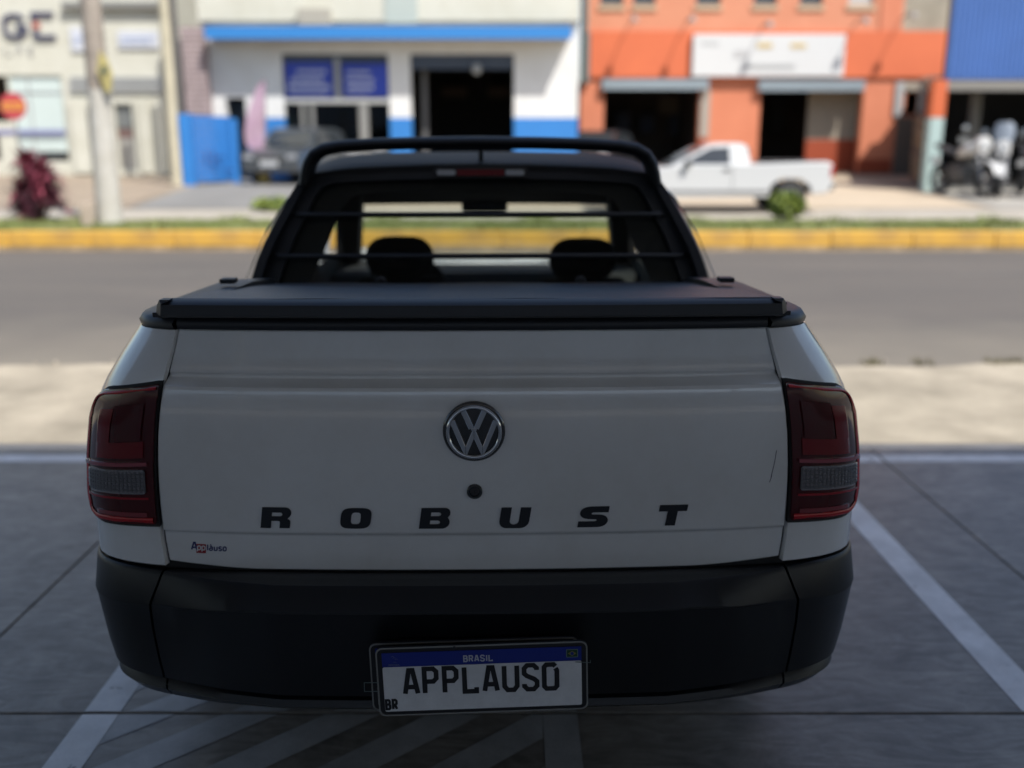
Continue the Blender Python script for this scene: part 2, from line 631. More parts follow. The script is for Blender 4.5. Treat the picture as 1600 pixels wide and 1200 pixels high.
# dark expansion strip, then the pale pavement in the sun
tag(MB().box(-40, 40, 4.77, 4.86, -.1, -.004).build('edge_strip', mat('strip_concrete', (.13, .13, .135), rough=.8, var=.15)), kind='structure')
rnd = random.Random(3)
pm = MB()
N = 260
rows = [[], []]
for i in range(N + 1):
    x = -26 + 52 * i / N
    rows[0].append((x, 4.862, -.002))
    rows[1].append((x, 6.74 + .05 * math.sin(x * 1.7) + rnd.uniform(-.035, .035) + (.10 if 3.2 < x < 4.3 else 0), -.002))
pm.slab_grid(rows, (0, 0, -.06))
tag(pm.build('pavement', SIDEW), kind='structure')

# road with dusty edge
ROAD = mat('asphalt', (.128, .113, .098), rough=.88, col2=(.096, .088, .080), vscale=.9, bump=.6, bscale=120, fine=.12, stretch=(.22, 1, 1))
nt = ROAD.node_tree
b = nt.nodes['Principled BSDF']
lk = b.inputs['Base Color'].links[0].from_socket
tc = nt.nodes.new('ShaderNodeTexCoord')
sp = nt.nodes.new('ShaderNodeSeparateXYZ')
nt.links.new(tc.outputs['Object'], sp.inputs[0])
nz = nt.nodes.new('ShaderNodeTexNoise')
nz.inputs['Scale'].default_value = 1.1
nz.inputs['Detail'].default_value = 8
nt.links.new(tc.outputs['Object'], nz.inputs['Vector'])
ma = nt.nodes.new('ShaderNodeMath'); ma.operation = 'MULTIPLY_ADD'
ma.inputs[1].default_value = 2.2; ma.inputs[2].default_value = -1.1
nt.links.new(nz.outputs[0], ma.inputs[0])
mb_ = nt.nodes.new('ShaderNodeMath'); mb_.operation = 'ADD'
nt.links.new(sp.outputs[1], mb_.inputs[0]); nt.links.new(ma.outputs[0], mb_.inputs[1])
mr = nt.nodes.new('ShaderNodeMapRange')
mr.inputs[1].default_value = 9.0; mr.inputs[2].default_value = 6.6
mr.inputs[3].default_value = 0; mr.inputs[4].default_value = .55
nt.links.new(mb_.outputs[0], mr.inputs[0])
mx = nt.nodes.new('ShaderNodeMix'); mx.data_type = 'RGBA'
nt.links.new(mr.outputs[0], mx.inputs[0]); nt.links.new(lk, mx.inputs[6])
mx.inputs[7].default_value = (.26, .23, .18, 1)
nt.links.new(mx.outputs[2], b.inputs['Base Color'])
tag(MB().add([(-200, 6.5, -.012), (200, 6.5, -.012), (200, 14.9, -.012), (-200, 14.9, -.012)], [(0, 1, 2, 3)]).build('road', ROAD), kind='structure')
dash = MB()
for a, b_ in ((225, 330), (1490, 1640)):
    p, q = G(a, 426), G(b_, 426)
    dash.add([(p.x, p.y - .05, -.008), (q.x, p.y - .05, -.008), (q.x, p.y + .05, -.008), (p.x, p.y + .05, -.008)], [(0, 1, 2, 3)])
tag(dash.build('lane_marks', mat('faded_lane_paint', (.19, .175, .155), rough=.9, col2=(.11, .10, .095), vscale=5)), kind='structure')

# rubble and weeds where the asphalt breaks up on the right
st = MB()
for k in range(70):
    x, y = rnd.uniform(-8, 9), 6.78 + rnd.gauss(0, .10)
    r = rnd.uniform(.006, .022)
    st.add([(x + r * math.cos(a) * rnd.uniform(.7, 1.2), y + r * math.sin(a), -.01 + (r * .9 if q else 0)) for q in (0, 1) for a in (0, 1.57, 3.14, 4.71)],
           [(0, 1, 5, 4), (1, 2, 6, 5), (2, 3, 7, 6), (3, 0, 4, 7), (4, 5, 6, 7)])
tag(st.build('gravel', mat('gravel_stone', (.42, .37, .30), rough=.9, var=.25), None), 'loose gravel along the broken asphalt edge', 'gravel', kind='stuff')
wd = MB()
for k in range(420):
    x, y = rnd.uniform(3.45, 4.6), 6.8 + rnd.uniform(-.07, .10)
    if rnd.random() < .25:
        x = rnd.choice([1.2, 1.9, 2.6, 3.0]) + rnd.uniform(-.08, .08)
    h, a, w = rnd.uniform(.015, .05), rnd.uniform(0, 6.3), .006
    wd.add([(x - w, y, -.01), (x + w, y, -.01), (x + h * .6 * math.cos(a), y + h * .6 * math.sin(a), h)], [(0, 1, 2)])
tag(wd.build('weeds', mat('weed_green', (.11, .10, .055), rough=.9, var=.3, vscale=30)), 'small dry weeds growing at the pavement edge', 'weeds', kind='stuff')

# yellow kerb, stone by stone
kb = MB().box(-60, 60, 14.84, 15.2, -.1, .2)
kerb = tag(kb.build('kerb', KERBD), kind='structure')
ks_me = None
for i in range(-16, 17):
    x0 = i * 1.25 - .15
    if ks_me is None:
        m_ = MB().box(.003, 1.247, 14.70, 14.90, .045, .275)
        o = m_.build('kerb_stone', KERBY, kerb, bevel=.018)
        ks_me = o
        m2 = MB().box(.012, 1.238, 14.705, 14.9, -.02, .044)
        fo = m2.build('kerb_foot', KERBD, kerb)
    else:
        o = ks_me.copy(); COL.objects.link(o); o.parent = kerb
        f2 = fo.copy(); COL.objects.link(f2); f2.parent = kerb
        f2.location.x = x0
        o.location = (x0, rnd.uniform(-.008, .008), rnd.uniform(-.006, .006))
ks_me.location.x = -16 * 1.25 - .15
fo.location.x = -16 * 1.25 - .15

# grass verge
tag(MB().add([(-60, 14.90, .262), (60, 14.90, .262), (60, 16.55, ZT(16.55) + .004), (-60, 16.55, ZT(16.55) + .004)], [(0, 1, 2, 3)]).build('verge', mat('verge_soil', (.17, .20, .075), rough=.95, col2=(.25, .23, .12), vscale=1.5)), kind='structure')
gr = MB()
for k in range(26000):
    x, y = rnd.uniform(-11, 11), rnd.uniform(14.93, 16.5)
    if math.sin(x * 2.1 + math.sin(y * 3)) + rnd.random() < -.3:
        continue
    z = ZT(y); h = rnd.uniform(.03, .09) * (1.9 if math.sin(x * 3.7) * math.sin(x * 1.3 + y * 2) > .55 else 1); a = rnd.uniform(0, 6.28); w = .012
    ca, sa = math.cos(a), math.sin(a)
    gr.add([(x - w * sa, y + w * ca, z), (x + w * sa, y - w * ca, z), (x + h * .5 * ca, y + h * .5 * sa, z + h)], [(0, 1, 2)])
tag(gr.build('grass', GRASS), 'short green grass on the strip behind the yellow kerb', 'grass', kind='stuff')


def patch(name, pts, m, dz=.004, z=None):
    P = [G(*p, far=True) for p in pts]
    P = [(p.x, p.y, ZT(p.y) + dz) for p in P]
    return tag(MB().add(P, [tuple(range(len(P)))]).build(name, m), kind='structure')


WALKP = mat('far_walk', (.42, .38, .32), rough=.9, col2=(.33, .30, .25), vscale=1)
patch('far_pavement', [(-800, 344), (2400, 344), (2400, 327), (-800, 327)], WALKP)
patch('driveway', [(200, 326), (455, 326), (480, 285), (348, 278), (300, 291)], mat('drive_asphalt', (.20, .195, .185), rough=.9, var=.15, vscale=1))
patch('side_pavement', [(-500, 326), (195, 326), (280, 290), (255, 277), (-400, 277)], mat('brown_paving', (.34, .27, .195), rough=.9, col2=(.25, .20, .15), vscale=1.6, stretch=(1, .3, 1)))
patch('front_pavement', [(470, 326), (1540, 326), (1440, 300), (1310, 276), (500, 276)], mat('tan_concrete', (.50, .41, .30), rough=.9, col2=(.42, .345, .25), vscale=1))
patch('bike_yard', [(1560, 326), (1900, 326), (1900, 285), (1450, 285), (1452, 302)], mat('grey_yard', (.33, .31, .27), rough=.9, var=.12, vscale=1))

# ================================================================== UNSEEN CARPORT OVERHEAD, SHOWROOM BEHIND THE CAMERA
CZ = 4.6
ced = 4.765 - .62 * (CZ + .3)
CBACK = -11.0  # back edge of the unseen added roof, set for the light on the tailgate
can = thing('carport', 'unseen flat carport roof added over the parking bays to cast the shade', 'carport', (0, CBACK, 0))
CW = mat('carport_white', (.55, .57, .60), rough=.7)
MB().box(-24, 28, 0, ced - CBACK, CZ, CZ + .3).build('roof_slab', CW, can)
for x in (-12.0, -5.5, 6.5, 13.0):
    MB().box(x - .12, x + .12, .2, .44, 0, CZ).build('post', CW, can, bevel=.01)
ysh = -24.0
SH_H = 6.0
sh = thing('showroom', 'pale showroom building standing behind the carport', 'building', (0, ysh, 0))
SHW = mat('showroom_wall', (.40, .43, .48), rough=.6)
fm = MB()
holes = [(x, x + 2.7, .3, 3.2) for x in (-12.5, -9.2, -5.9, 1.6, 4.9, 8.2, 11.5)] + [(-2.0, .9, 0.02, 3.2)]
facade(fm, -34, 38, 0, SH_H, -.3, .3, holes)
fm.build('wall', SHW, sh)
for h in holes:
    wf = MB()
    for a, b_, c, d in ((h[0], h[0] + .06, h[2], h[3]), (h[1] - .06, h[1], h[2], h[3]), (h[0] + .06, h[1] - .06, h[3] - .06, h[3]), (h[0] + .06, h[1] - .06, h[2], h[2] + .06)):
        wf.box(a, b_, -.12, -.06, c, d)
    w_ = wf.build('window', mat('dark_frame', (.05, .05, .055), rough=.4), sh)
    MB().box(h[0] + .061, h[1] - .061, -.105, -.095, h[2] + .061, h[3] - .061).build('pane', mat('showroom_glass', (.03, .035, .045), rough=.03, spec=.8), w_)
MB().box(-34, 38, -9, -8.8, 0, SH_H).build('rear_wall', SHW, sh)
MB().box(-34, 38, -8.8, -.3, SH_H - .2, SH_H).build('roof', SHW, sh)

# ================================================================== THE WHITE PICKUP
TR = thing('pickup_truck', 'white double cab pickup parked tail first in the shade, black bumper and soft bed cover', 'pickup truck',
           (-.079, 1.93, 0), R(1.0))
PLAN = [(0, 0), (.15, .001), (.3, .0045), (.45, .011), (.56, .019), (.66, .032), (.72, .047), (.77, .068), (.81, .098),
        (.838, .140), (.852, .195), (.857, .27), (.857, .40), (.857, .60)]


def catmull(P, k=8):
    P = [Vector(p) for p in P]
    out = []
    for i in range(len(P) - 1):
        p0, p1, p2, p3 = P[max(i - 1, 0)], P[i], P[i + 1], P[min(i + 2, len(P) - 1)]
        for q in range(k):
            t = q / k
            out.append(.5 * ((2 * p1) + (p2 - p0) * t + (2 * p0 - 5 * p1 + 4 * p2 - p3) * t * t + (3 * p1 - p0 - 3 * p2 + p3) * t ** 3))
    out.append(P[-1])
    return out


PD = catmull(PLAN)
SS = [0]
for a, b_ in zip(PD, PD[1:]):
    SS.append(SS[-1] + (b_ - a).length)
XT = [(s, p.x) for s, p in zip(SS, PD)]
YT = [(s, p.y) for s, p in zip(SS, PD)]
WT = [(.28, .822), (.30, .836), (.33, .858), (.37, .868), (.5, .879), (.632, .883), (.78, .881), (.87, .872), (.95, .858), (1.0, .840), (1.035, .820), (1.09, .784), (1.152, .738), (1.18, .73)]
YQ = [(.3, -.02), (.632, -.014), (.85, -.018), (1.03, -.010), (1.152, .018), (1.18, .022)]
YG = [(.62, -.004), (.712, -.007), (.719, -.015), (.80, -.021), (.90, -.0235), (.98, -.020), (1.030, -.013), (1.038, -.010),
      (1.052, .014), (1.057, .017), (1.063, .012), (1.069, .0115), (1.152, .026)]


def surf(s, z, off=0.0, ytab=YQ):
    """point on the rear contour: s = arc length from the middle (signed), z = height, off = outward"""
    sg = 1 if s >= 0 else -1
    s = abs(s)
    if s > SS[-1]:
        x, y, nx, ny = .857, .60 + s - SS[-1], 1, 0
    else:
        x, y = interp(XT, s), interp(YT, s)
        e = .01
        dx = interp(XT, min(s + e, SS[-1])) - interp(XT, max(s - e, 0))
        dy = interp(YT, min(s + e, SS[-1])) - interp(YT, max(s - e, 0))
        l = math.hypot(dx, dy)
        nx, ny = dy / l, -dx / l
    w = interp(WT, z)
    if x > .6:
        x = .6 + (x - .6) * (w - .6) / .257
    return Vector((sg * (x + nx * off), y + interp(ytab, z) + ny * off, z))


def s_at(x):
    for (s0, x0), (s1, x1) in zip(XT, XT[1:]):
        if x <= x1:
            return s0 + (s1 - s0) * (x - x0) / (x1 - x0)
    return XT[-1][0]


XG = [(.628, .662), (.70, .668), (.85, .667), (.95, .662), (1.04, .655), (1.152, .630)]   # tailgate half width
SIDE_END = .60 + 1.0

# dark inner shell behind every gap
ins = MB()
ins.grid([[surf(-1.45 + 2.9 * k / 90, z, -.022) for k in range(91)] for z in (.33, .45, .6, .632, .8, .95, 1.03, 1.09, 1.14)])
ins.build('inner_shell', RUBBER, TR, smooth=30)

# tailgate
zs = [.642, .66, .69, .712, .719, .735, .78, .83, .88, .93, .98, 1.01, 1.030, 1.038, 1.045, 1.052, 1.057, 1.063, 1.070, 1.10, 1.13, 1.152]
rows = []
for i, z in enumerate(zs):
    xg = interp(XG, z)
    row = []
    for k in range(61):
        t = -1 + 2 * k / 60
        x = t * xg
        zz = z
        if i == 0:
            zz = .629 + .013 * max(0, (abs(x) - .47) / .19) ** 1.5
        p = surf(math.copysign(s_at(abs(x)), x), max(zz, .6), 0, YG)
        row.append(p)
    rows.append(row)
tg = MB().slab_grid(rows, (0, .022, 0)).build('tailgate', PAINT, TR, smooth=28, bevel=.0035, seg=3)
# black cap along the tailgate's top edge
cap = MB()
prof = [(-.008, 1.1535), (-.012, 1.160), (-.010, 1.172), (.0, 1.179), (.03, 1.181), (.05, 1.176), (.05, 1.1535)]
rr_ = []
for k in range(41):
    x = -.630 + 1.260 * k / 40
    b0 = surf(x, 1.152, 0, YG)
    rr_.append([(b0.x, b0.y + a, z) for a, z in prof])
cap.grid(rr_)
cap.f.append(tuple(range(len(prof))))
o2 = len(cap.v) - len(prof)
cap.f.append(tuple(o2 + i for i in range(len(prof))))
cap.build('tailgate_cap', SATIN, TR, smooth=50)


# quarter panels and sides
def side_top(y):
    return interp([(0, 1.152), (.75, 1.125), (1.0, 1.10), (1.10, 1.03), (1.3, 1.015), (3.0, .99), (4.1, .90)], y)


def side_bot(y):
    b_ = .635 if y < .45 else interp([(.45, .5), (.6, .30), (5, .28)], y)
    for wy in (.86, 3.62):
        d = abs(y - wy)
        if d < .40:
            b_ = max(b_, .31 + math.sqrt(max(0, .40 ** 2 - d * d)) * .98)
    return b_


for sg in (-1, 1):
    rows = []
    SM = [0, .03, .06, .09, .12, .15, .18, .22, .27, .33, .40] + [.45 + .06 * i for i in range(66)]
    for q in range(19):
        t = q / 18
        row = []
        for k, ds in enumerate(SM):
            s0 = s_at(.668) + ds
            y = interp(YT, s0) if s0 < SS[-1] else .60 + s0 - SS[-1]
            zb, zt = side_bot(y), side_top(y)
            z = zb + (zt - zb) * t
            if k == 0:
                s0 = s_at(interp(XG, z) + .0065)
            elif k < 6:
                f = 1 - k / 6
                s0 -= f * (s_at(.668) - s_at(interp(XG, z) + .0065))
            if y < 3.9:
                p = surf(s0, min(z, 1.18))
            else:
                p = surf(s0, min(z, 1.18)); p.x -= (y - 3.9) * .28
            if y > 1.0:
                p.x = min(p.x, .857)
                p.x = max(p.x, .80 if z > .99 else 0)
            row.append((sg * p.x, p.y, p.z))
        rows.append(row)
    MB().slab_grid(rows, (0, .016, 0) if False else (-sg * .004, .014, 0)).build('side_panel', PAINT, TR, smooth=30)
    # black shoulder cap over the bed side
    cp = MB()
    L = []
    for k in range(26):
        if k < 8:
            s0 = s_at(.643) + k * .022
            c = surf(s0, 1.152, .002)
            i_ = surf(s0, 1.152, -.05 - .01 * k)
        else:
            s0 = s_at(.643) + .154 + (k - 8) * .055
            c = surf(s0, 1.152, .002); i_ = surf(s0, 1.152, -.11)
        zt = side_top(c.y) + .003
        if k == 0:
            i_ = Vector((.640, .06, 0))
        L.append([(sg * c.x, c.y, zt), (sg * (c.x + .003), c.y, zt + .010), (sg * (c.x - .004), c.y + .004, zt + .022),
                  (sg * (c.x - .02), c.y + .012, zt + .027), (sg * min(i_.x, .66), i_.y + .0, zt + .03), (sg * min(i_.x, .655), i_.y, zt)])
    cp.grid(L)
    cp.f.append(tuple(range(6)))
    cp.build('bed_side_cap', SATIN, TR, smooth=50)

# bumper in three pieces
EXT = [(0, 1.0), (.42, 1.0), (.56, .62), (.68, .12), (.8, 0), (2, 0)]


def bump_rows(s):
    e = interp(EXT, abs(s))
    bl = .583 - .045 * min(1, max(0, (abs(s) - .45) / .35))
    top = .626
    cor = .008 * (1 - e)
    return [(top - .03, -.02), (top - .001, -.008), (top + .001, .0), (top, .028 * e + .001), (top - .001, .056 * e + .002), (top - .004, .058 * e + .004),
            (top - .010, .062 * e + .006), (bl + .004, .084 * e + .0185), (bl, .085 * e + .0180), (bl - .004, .079 * e + .0165), (.49, .068 * e + .0125), (.42, .060 * e + .008), (.366, .052 * e + .002),
            (.360, .042 * e - .010), (.352, .052 * e - .004), (.338, .052 * e + .002), (.316, .034 * e - .010), (.300, -.03), (.298, -.10)]


SPL = [(.298, .692), (.36, .694), (.50, .698), (.54, .698), (.632, .668)]


def bumper_piece(s0f, s1f, n, name, base=False):
    m1 = MB()
    R1 = []
    for k in range(n + 1):
        t = k / n
        col = []
        for q in range(len(bump_rows(0))):
            sm = s0f(.5) + (s1f(.5) - s0f(.5)) * t
            zz = bump_rows(sm)[q][0]
            s = s0f(zz) + (s1f(zz) - s0f(zz)) * t
            z, off = bump_rows(s)[q]
            col.append(surf(s, z, off))
        R1.append(col)
    m1.grid(R1)
    return m1.build(name, TRIMLOW, TR, smooth=32)


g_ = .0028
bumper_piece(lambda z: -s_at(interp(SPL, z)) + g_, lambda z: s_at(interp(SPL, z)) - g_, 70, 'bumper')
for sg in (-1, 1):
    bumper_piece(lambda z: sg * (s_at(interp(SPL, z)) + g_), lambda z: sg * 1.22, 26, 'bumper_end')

# tow eye cover seam, underside and exhaust box low behind the bumper
MB().box(-.70, .70, .16, 1.0, .36, .40).build('underbody', RUBBER, TR)
MB().tube([(.42, .14, .33), (.42, .9, .34)], .024, 12).build('exhaust_pipe', mat('old_steel', (.10, .09, .085), rough=.6, metal=.6), TR, smooth=40)

# tail lights


sA = s_at(.668)
LW = .208


def a_in(z):
    return s_at(interp(XG, z) + .0075)


def zmap(z, s):
    t = max(0, min(1, (s - sA) / LW))
    return z - t * (.014 + .020 * (z - .72) / .31)


def light_patch(sg, s0, s1, z0, z1, off, rad=(0, 0, 0, 0), n=24, m=20):
    """patch on the contour; s0 None = follow the tailgate edge; rad = (inner-bottom, outer-bottom, outer-top, inner-top)"""
    rows = []
    for j in range(m + 1):
        v = .5 - .5 * math.cos(math.pi * j / m)
        z = z0 + (z1 - z0) * v
        a = a_in(z) if s0 is None else s0 + a_in(z) - sA
        b_ = s1
        for (r, top, inner) in ((rad[0], 0, 1), (rad[1], 0, 0), (rad[2], 1, 0), (rad[3], 1, 1)):
            if r > 0:
                dz = (z1 - z) if top else (z - z0)
                if dz < r:
                    cut = r - math.sqrt(max(0, r * r - (r - dz) ** 2))
                    if inner:
                        a += cut
                    else:
                        b_ -= cut
        rows.append([surf(sg * (a + (b_ - a) * k / n), zmap(z, a + (b_ - a) * k / n), off) for k in range(n + 1)])
    return rows


for sg in (-1, 1):
    S1 = sA + LW
    MB().slab_grid(light_patch(sg, sA - .0045, S1 + .004, .727, 1.048, .0045, (.0, .075, .072, .0)), (0, .02, 0)).build('lamp_gasket', RUBBER, TR, smooth=60)
    base = MB().slab_grid(light_patch(sg, sA - .0015, S1, .734, 1.042, .010, (.006, .07, .066, .006)), (0, .02, 0))
    tl = base.build('tail_light', REDD, TR, smooth=60)

    def piece(name, a, b_, z0, z1, m, off=.0115, rad=(0, 0, 0, 0), th=.004):
        return MB().slab_grid(light_patch(sg, a, b_, z0, z1, off, rad, n=16, m=10), (0, th, 0)).build(name, m, tl, smooth=60)
    # bright red rim following the outer edge
    rim = MB()
    b_ = S1 - .003
    r = .062
    z0, z1 = .738, 1.038
    path = [(None, z1), (sA + .10, z1)] + [(b_ - r + r * math.sin(t), z1 - r + r * math.cos(t)) for t in [i * math.pi / 20 for i in range(11)]]
    path += [(b_, z1 - r - i * (z1 - z0 - 2 * r) / 6) for i in range(1, 6)]
    path += [(b_ - r + r * math.cos(t), z0 + r - r * math.sin(t)) for t in [i * math.pi / 20 for i in range(11)]]
    path += [(sA + .10, z0), (None, z0)]
    path = [(a_in(z) + .004 if s_ is None else s_, z) for s_, z in path]
    cx, cz = sA + LW / 2, (z0 + z1) / 2
    g = []
    for i, (s_, z) in enumerate(path):
        p0, p1 = path[max(i - 1, 0)], path[min(i + 1, len(path) - 1)]
        d = Vector((p1[0] - p0[0], p1[1] - p0[1])).normalized()
        nn = Vector((-d.y, d.x))
        if nn.x * (cx - s_) + nn.y * (cz - z) < 0:
            nn = -nn
        f = i / len(path)
        wdt = .007 if f < .2 else (.022 if f < .72 else .012)
        wdt = wdt if not .2 <= f < .3 else .007 + (f - .2) * .08
        g.append([surf(sg * (s_ + nn.x * wdt * u), zmap(z + nn.y * wdt * u, s_), .0118 + .0022 * math.sin(u * math.pi)) for u in (0, .25, .5, .75, 1)])
    rim.grid(g)
    rim.build('red_rim', REDB, tl, smooth=60)
    piece('inner_chamber', sA + .106, sA + .148, .898, .998, REDI)
    piece('dark_chamber', sA + .026, sA + .100, .925, 1.004, REDD, off=.0135)
    piece('lower_chamber', sA + .020, sA + .148, .886, .922, REDI, off=.0122)
    piece('divider', sA + .010, sA + .190, .869, .877, mat('lens_bar', (.26, .05, .07), rough=.15, coat=.5), off=.016, th=.008)
    rv = piece('reversing_lens', sA + .016, sA + .180, .805, .860, LENSG, off=.013, rad=(.004, .02, .004, .004))
    cell = MB()
    for k in range(16):
        s_ = sA + .021 + k * .0098
        q = [surf(sg * u, zmap(z, s_), .0138) for u, z in ((s_, .809), (s_, .856), (s_ + .0035, .856), (s_ + .0035, .809))]
        cell.hexa(q, [v + Vector((0, .003, 0)) for v in q])
    for k in range(5):
        z = .813 + k * .009
        A = [surf(sg * (sA + .024 + i * .0155), zmap(z, sA + .024 + i * .0155), .0142) for i in range(11)]
        B = [surf(sg * (sA + .024 + i * .0155), zmap(z + .0022, sA + .024 + i * .0155), .0142) for i in range(11)]
        cell.slab_grid([A, B], (0, .003, 0))
    cell.build('lens_grid', mat('lens_grid_grey', (.09, .09, .10), rough=.3), rv)
    piece('lower_bar', sA + .016, sA + .150, .752, .762, mat('lens_low_red', (.20, .02, .03), rough=.12, coat=.8), off=.0125)
    piece('upper_line', sA + .010, sA + .190, .792, .797, mat('lens_mid_red', (.26, .005, .012), rough=.2, coat=.25), off=.0125)

# badge on the tailgate
bx, bz, br = 0.0, .949, .0645


def tgp(x, z, off):
    return surf(math.copysign(s_at(abs(x)), x), z, off, YG)


by = tgp(0, bz, 0).y
em = MB().lathe([(br, .0), (br, -.004), (br * .96, -.007), (br * .9, -.0075)], (bx, by, bz), 'y', 48).build('emblem', GLOSSBLK, tg, smooth=30)
em.parent = TR
em_ring = MB()
g = []
for k in range(64):
    a = 2 * math.pi * k / 64
    g.append([(bx + r * br * math.cos(a), by + y, bz + r * br * math.sin(a)) for r, y in ((.91, -.006), (.895, -.012), (.86, -.0145), (.80, -.0145), (.765, -.011), (.755, -.006))])
g.append(g[0])
em_ring.grid(g)
em_ring.build('ring', CHROME, em, smooth=60)
mono = MB()
pl = lambda x, z, d: Vector((bx + x * br, by - .007 - d, bz + z * br))


def bar(line, th, dd=.006):
    ribbon(mono, line, th, pl, dd)


bar([(-.345, .735), (-.075, .13)], .185)
bar([(.345, .735), (.075, .13)], .185, .0061)
bar([(-.1, .115), (.1, .115)], .10, .0062)
bar([(-.70, .39), (-.27, -.66), (0, .0), (.27, -.66), (.70, .39)], .185, .0063)
mono.build('monogram', CHROME, em, bevel=.0012, seg=2)

# lock
lock = MB().lathe([(.0165, .002), (.0165, -.004), (.0145, -.006), (.011, -.006), (.010, -.002), (.0, -.002)], (0, tgp(0, .817, 0).y, .817), 'y', 32).build('lock', GLOSSBLK, TR, smooth=30)
MB().lathe([(.009, -.001), (.0085, -.0045), (0, -.005)], (0, tgp(0, .817, 0).y, .817), 'y', 24).build('lock_barrel', mat('lock_metal', (.06, .055, .06), rough=.3, metal=.8), lock, smooth=40)
MB().box(-.001, .001, tgp(0, .817, 0).y - .0058, tgp(0, .817, 0).y - .004, .813, .821).build('key_slot', RUBBER, lock)


def arc(cx, cz, rx, rz, a0, a1, n=7):
    return [(cx + rx * math.cos(R(a0 + (a1 - a0) * i / (n - 1))), cz + rz * math.sin(R(a0 + (a1 - a0) * i / (n - 1)))) for i in range(n)]


def sellipse(cx, cz, rx, rz, p, n=36):
    o = []
    for k in range(n):
        a = 2 * math.pi * k / n
        c, s = math.cos(a), math.sin(a)
        o.append((cx + rx * math.copysign(abs(c) ** p, c), cz + rz * math.copysign(abs(s) ** p, s)))
    return o


BIG = {
    'R': ([(0, 0), (0, 1)] + arc(1.02, .72, .30, .28, 90, -50, 9) + [(1.18, .47)] + arc(1.12, .30, .19, .14, 70, 0, 5) + [(1.31, 0), (.85, 0), (.85, .25)] + arc(.77, .27, .08, .08, 0, 90, 4) + [(.46, .35), (.46, 0)],
          [[(.46, .57), (.83, .57)] + arc(.83, .665, .10, .095, -80, 80, 6) + [(.83, .76), (.46, .76)]]),
    'O': (sellipse(.68, .5, .68, .5, .55), [sellipse(.68, .5, .21, .29, .6)]),
    'B': ([(0, 0), (0, 1)] + arc(1.03, .74, .28, .26, 90, -45, 8) + arc(1.03, .29, .30, .29, 50, -90, 9),
          [[(.46, .60), (.82, .60)] + arc(.82, .695, .09, .085, -80, 80, 5) + [(.82, .79), (.46, .79)],
           [(.46, .21), (.82, .21)] + arc(.82, .30, .09, .085, -80, 80, 5) + [(.82, .40), (.46, .40)]]),
    'U': ([(0, 1), (.46, 1)] + [(.46, .34)] + arc(.66, .34, .20, .17, 180, 360, 8) + [(.86, 1), (1.33, 1)] + arc(.97, .34, .36, .34, 0, -90, 7) + arc(.36, .34, .36, .34, -90, -180, 7), []),
    'S': ([(0, 0), (.0, .28), (.74, .28)] + arc(.74, .335, .07, .05, -80, 80, 4) + [(.74, .385), (.42, .40)] + arc(.40, .70, .40, .29, 260, 100, 10) + [(.45, 1.0), (1.27, 1), (1.27, .72), (.58, .72)] + arc(.58, .665, .06, .05, 95, 260, 4) + [(.60, .61), (.92, .60)] + arc(.95, .30, .36, .29, 85, -80, 10) + [(.9, 0)], []),
    'T': ([(.0, 1), (1.27, 1), (1.27, .70), (.86, .70), (.86, 0), (.41, 0), (.41, .70), (0, .70)], []),
}
cxs = [434, 556.5, 680, 803.5, 927, 1048]
for i, ch in enumerate('ROBUST'):
    out, hol = BIG[ch]
    h = .0478
    xc = (i - 2.5) * .1690
    z0 = .7315

    def pt(p):
        x = (p[0] - .66) * h + (p[1] - .5) * h * .15
        return tgp(xc + x, z0 + p[1] * h, .0006)
    MB().prism([pt(p) for p in out], (0, -.0022, 0), [[pt(p) for p in hh] for hh in hol]).build('tailgate_letter', LTR, tg)

# dealer sticker, lower left
stk = MB()
sx0, sz0, sh_ = -.615, .671, .0135
pls = lambda x, z, d: tgp(sx0 + x * 1.0 + (z) * .10, sz0 + z, .0004 + d)
NAVY = mat('sticker_navy', (.015, .022, .13), rough=.4)
SRED = mat('sticker_red', (.30, .012, .02), rough=.4)
ltA, wA = lettering('A', sh_ * 1.25, .0032, lambda x, z, d: pls(x, z + .001, d), .0004)
for ch, m_ in ltA:
    m_.build('sticker_letter', NAVY, tg)
sq = MB().hexa([pls(.0095, -.007, .0002), pls(.0305, -.007, .0002), pls(.0305, .0145, .0002), pls(.0095, .0145, .0002)],
               [pls(.0095, -.007, 0), pls(.0305, -.007, 0), pls(.0305, .0145, 0), pls(.0095, .0145, 0)])
sq.build('sticker_square', SRED, tg)
lt, _ = lettering('pp', sh_, .0024, lambda x, z, d: pls(.0120 + x, z + .001, d), .0006, gap=.22)
for ch, m_ in lt:
    m_.build('sticker_letter', PLATEW, tg)
lt, _ = lettering('lauso', sh_, .0026, lambda x, z, d: pls(.0335 + x, z + .0005, d), .0004, gap=.26)
for ch, m_ in lt:
    m_.build('sticker_letter', NAVY, tg)
# scratch near the right edge, small chips
sc_ = MB()
for (x0, z0, x1, z1) in ((.6395, .895, .6365, .868), (.6365, .868, .631, .835), (.6325, .838, .6285, .823)):
    ribbon(sc_, [(x0, z0), (x1, z1)], .0014, lambda x, z, d: tgp(x, z, .0003 + d), .0002)
sc_.build('scratch', mat('scratch_dark', (.03, .035, .06), rough=.6), tg)
cm = MB()
for x, z, w in ((.031, 1.024, .005), (.137, .985, .003), (-.24, .97, .003), (.30, .91, .002), (-.12, .99, .0025), (.19, .93, .002), (-.45, 1.12, .002), (.4, .78, .002)):
    ribbon(cm, [(x, z), (x + w, z)], .0016, lambda x, z, d: tgp(x, z, .0003 + d), .0002)
tag(cm.build('paint_chips', mat('dust_spot', (.6, .6, .6), rough=.8), tg), kind='stuff')


